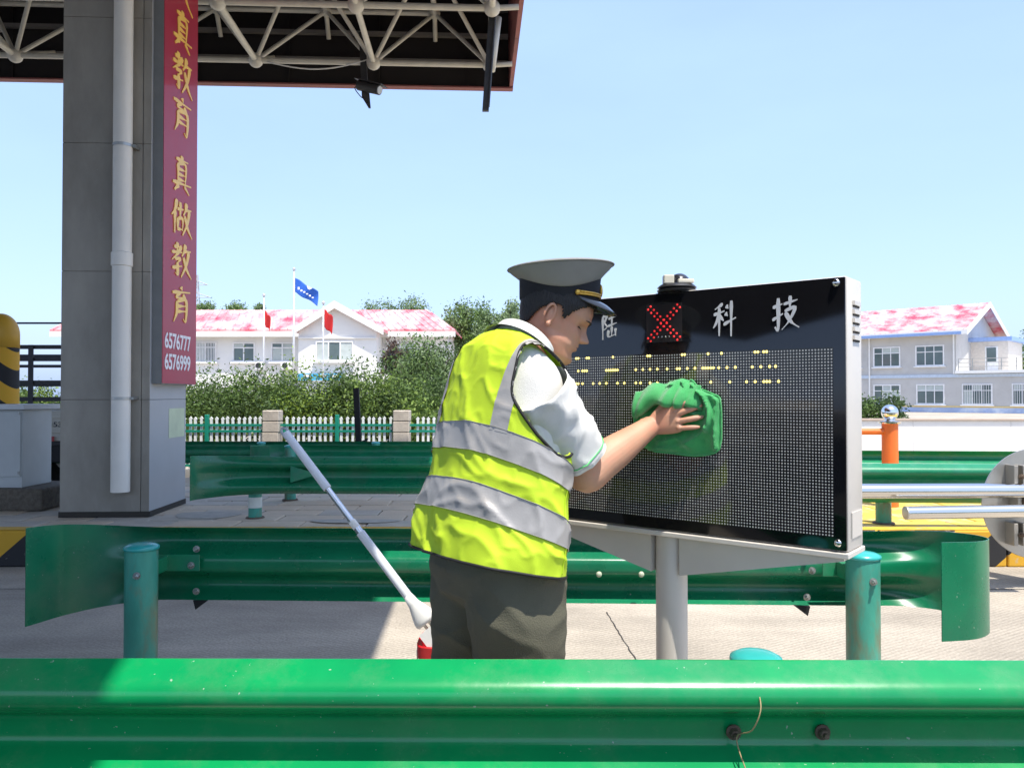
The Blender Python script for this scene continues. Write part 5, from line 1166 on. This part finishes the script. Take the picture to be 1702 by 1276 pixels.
roof_sheet(b2, [b2p(.9, GW+.7, EV-.15), b2p(-18, GW+.7, EV-.15), b2p(-18, GW/2, RD), b2p(.9, GW/2, RD)], .14, 0)
mesh('eave_board', b2box(-18, .9, -.76, -.70, EV-.36, EV-.02), WHITEP, b2); mesh('eave_trim', b2box(-18, .55, -.79, -.765, EV-.36, EV-.14), BLUE, b2)
mesh('soffit', b2box(-18, .85, -.69, -.01, EV-.30, EV-.22), M('soffit_cream', (.62, .57, .46), .7), b2)
for d0, d1 in ((-.75, GW/2), (GW+.75, GW/2)):
    mesh('barge_board', prism([b2p(.905, d0, EV-.42), b2p(.905, d1, RD-.25), b2p(.905, d1, RD+.18), b2p(.905, d0, EV+.02)], BU*.06), WHITEP, b2)
mesh('belt_course', b2box(-18, 11, -.10, -.005, 2.70, 2.95), M('belt_blue', (.50, .58, .68), .7), b2)
mesh('yellow_line', b2box(-18, 11, -.06, -.004, .40, .52), M('line_yellow', (.70, .55, .25), .7), b2); mesh('blue_base', b2box(-18, 11, -.045, -.004, -.4, .395), M('base_blue', (.36, .46, .68), .7, 0, .2, .8, col2=(.58, .66, .78), m_s=.6), b2)
def t_at(u):                                                   # position along the front for a pixel column
    k = (u-CX)/FPX; return (k*C0.y-C0.x)/(BU.x-k*BU.y)
for (u0, u1, z0, z1, bars) in ((1452, 1497, 3.62, 5.25, 0), (1522, 1570, 3.62, 5.25, 0), (1452, 1497, .62, 2.20, 0), (1523, 1570, .62, 2.20, 0), (1599, 1650, .62, 2.20, 13), (1682, 1732, .62, 2.20, 13), (1405, 1432, 3.62, 5.25, 0)):
    t0, t1 = t_at(u0), t_at(u1); window(b2, b2p(t0, -.004, z0), BU, BN, t1-t0, z1-z0, 3, .68, bars, True, .09)
mesh('wing', b2box(.002, 11, .0, 9, -.4, 2.98), BG2, b2); mesh('terrace_slab', b2box(.002, 11.3, -.35, 9.2, 2.985, 3.2), WHITEP, b2)
mesh('downpipe', tube([b2p(t_at(1446), -.1, 0), b2p(t_at(1446), -.1, EV-.3)], .07, 8), WHITEP, b2); mesh('downpipe', tube([b2p(-.15, -.1, 3), b2p(-.15, -.1, EV-.3)], .06, 8), WHITEP, b2)
for k in range(12): mesh('railing_post', tube([b2p(.2+k*.95, -.2, 3.2), b2p(.2+k*.95, -.2, 4.1)], .03, 6), STEEL, b2)
for z in (3.5, 3.8, 4.1): mesh('railing_bar', tube([b2p(.2, -.2, z), b2p(11, -.2, z)], .025, 6), STEEL, b2)
mesh('stair_house', b2box(.002, 2.6, 4.2, 9.0, 3.2, 5.6), M('stair_cream', (.66, .60, .53), .8), b2); mesh('stair_canopy', b2box(.002, 3.0, 3.4, 9.3, 5.605, 5.9), BLUE, b2)
sw = mesh('side_door', b2box(1.0, 1.9, 4.14, 4.195, 3.25, 5.2), WFR, b2); mesh('pane', b2box(1.12, 1.78, 4.10, 4.135, 4.0, 5.1), WIN, sw)
wl = thing('boundary_wall', 'low plain white wall behind the orange post on the right', 'wall', (8, 16.1, 0)); wz = at(1560, 699, 16).z
x = 2.2
while x < 22: mesh('wall_panel', bevel(box((x+.002, 16, 0), (x+1.998, 16.2, wz)), .004, 1), BW, wl); x += 2
mesh('coping', bevel(box((2.2, 15.96, wz+.001), (22.2, 16.24, wz+.04)), .006), M('coping_tan', (.42, .33, .26), .8), wl)
# flags
POLE = M('flag_pole', (.62, .62, .62), .4, .4)
def flag(u, vt, Y, col, fu, label, r, marks=False):
    b_ = at(u, 640, Y); tz = at(u, vt, Y).z; t = thing('flag_pole', label, 'flag', (b_.x, Y, 0), 'flag poles before the white building')
    mesh('pole', tube([(b_.x, Y, 0), (b_.x, Y, tz)], [r, r*.7], 10), POLE, t, True); mesh('finial', sphere((b_.x, Y, tz+.05), .08, 10, 6), POLE, t, True)
    V, F = [], []; nu, nv_ = 24, 14
    for j in range(nv_+1):
        for i in range(nu+1):
            s_, q = i/nu, j/nv_; (ux, uz, lx, lz) = fu
            x = b_.x+.05+ux*s_+lx*q*s_; z = at(u, 0, Y).z*0+fu_top(u, Y, fu_v[u])-(q*lz)-uz*s_+.03*math.sin(s_*9+q*2)
            V.append((x, Y+.12*math.sin(s_*7+q*3)*s_, z))
    for j in range(nv_):
        for i in range(nu): k = j*(nu+1)+i; F.append((k, k+1, k+nu+2, k+nu+1))
    fo = mesh('flag_cloth', (V, F), col, t, True); mm = fo.modifiers.new('t', 'SOLIDIFY'); mm.thickness = .008
    if marks:
        c = V[(nv_//2)*(nu+1)+nu//2]
        cx_, cz_ = c[0], c[2]
        mesh('emblem', join(*[prism([(cx_+.05, Y-.16, cz_+.30), (cx_+.32, Y-.16, cz_+.17), (cx_+.18, Y-.16, cz_+.10), (cx_+.10, Y-.16, cz_+.14)], (0, .01, 0))]), WHT, fo)
        for k in range(6):
            z0 = cz_-.05-(k-2.5)*.085; hh_ = rng.uniform(.03, .06); mesh('flag_mark', box((cx_-.36+k*.13, Y-.17, z0-hh_), (cx_-.27+k*.13, Y-.16, z0+hh_*rng.uniform(.3, 1))), WHT, fo)
fu_v = {488: 462, 438: 516, 537: 514}
def fu_top(u, Y, v): return at(u, v, Y).z
FB = M('flag_blue', (.03, .14, .58), .7, trans=.2); FR = M('flag_red', (.60, .02, .02), .7, trans=.2)
flag(488, 449, 36, FB, (1.05, .62, 0, .66), 'tall flag pole with blue flag in front of the white gable', .06, True)
flag(438, 492, 37, FR, (.24, .30, 0, .68), 'left flag pole with limp red flag before the red roof', .05)
flag(537, 505, 37, FR, (.38, .34, 0, .85), 'right flag pole with limp red flag before the gable window', .045)
# pylon
t = thing('power_pylon', 'distant grey lattice power pylon beside the red banner', 'pylon', (at(327, 500, 260).x, 260, 0)); px_ = at(327, 500, 260).x; ht = at(327, 457, 260).z
PG = M('pylon_grey', (.40, .42, .44), .6)
for sx in (-1, 1):
    for sy in (-1, 1): mesh('leg', tube([(px_+sx*3.2, 260+sy*3.2, 0), (px_+sx*.9, 260+sy*.9, ht*.65), (px_+sx*.25, 260+sy*.25, ht)], .16, 5), PG, t)
for k in range(12):
    z0, z1 = ht*k/12, ht*(k+1)/12; r0, r1 = np.interp(z0, [0, ht*.65, ht], [3.2, .9, .25]), np.interp(z1, [0, ht*.65, ht], [3.2, .9, .25])
    mesh('lattice', join(tube([(px_-r0, 260-r0, z0), (px_+r1, 260-r1, z1)], .09, 4), tube([(px_+r0, 260-r0, z0), (px_-r1, 260-r1, z1)], .09, 4)), PG, t)
for z, l_ in ((.72, 5.5), (.82, 4.5), (.92, 3.6)): mesh('cross_arm', join(tube([(px_-l_, 260, ht*z), (px_, 260, ht*(z+.035))], .14, 4), tube([(px_+l_, 260, ht*z), (px_, 260, ht*(z+.035))], .14, 4), tube([(px_-l_, 260, ht*z), (px_+l_, 260, ht*z)], .14, 4)), PG, t)
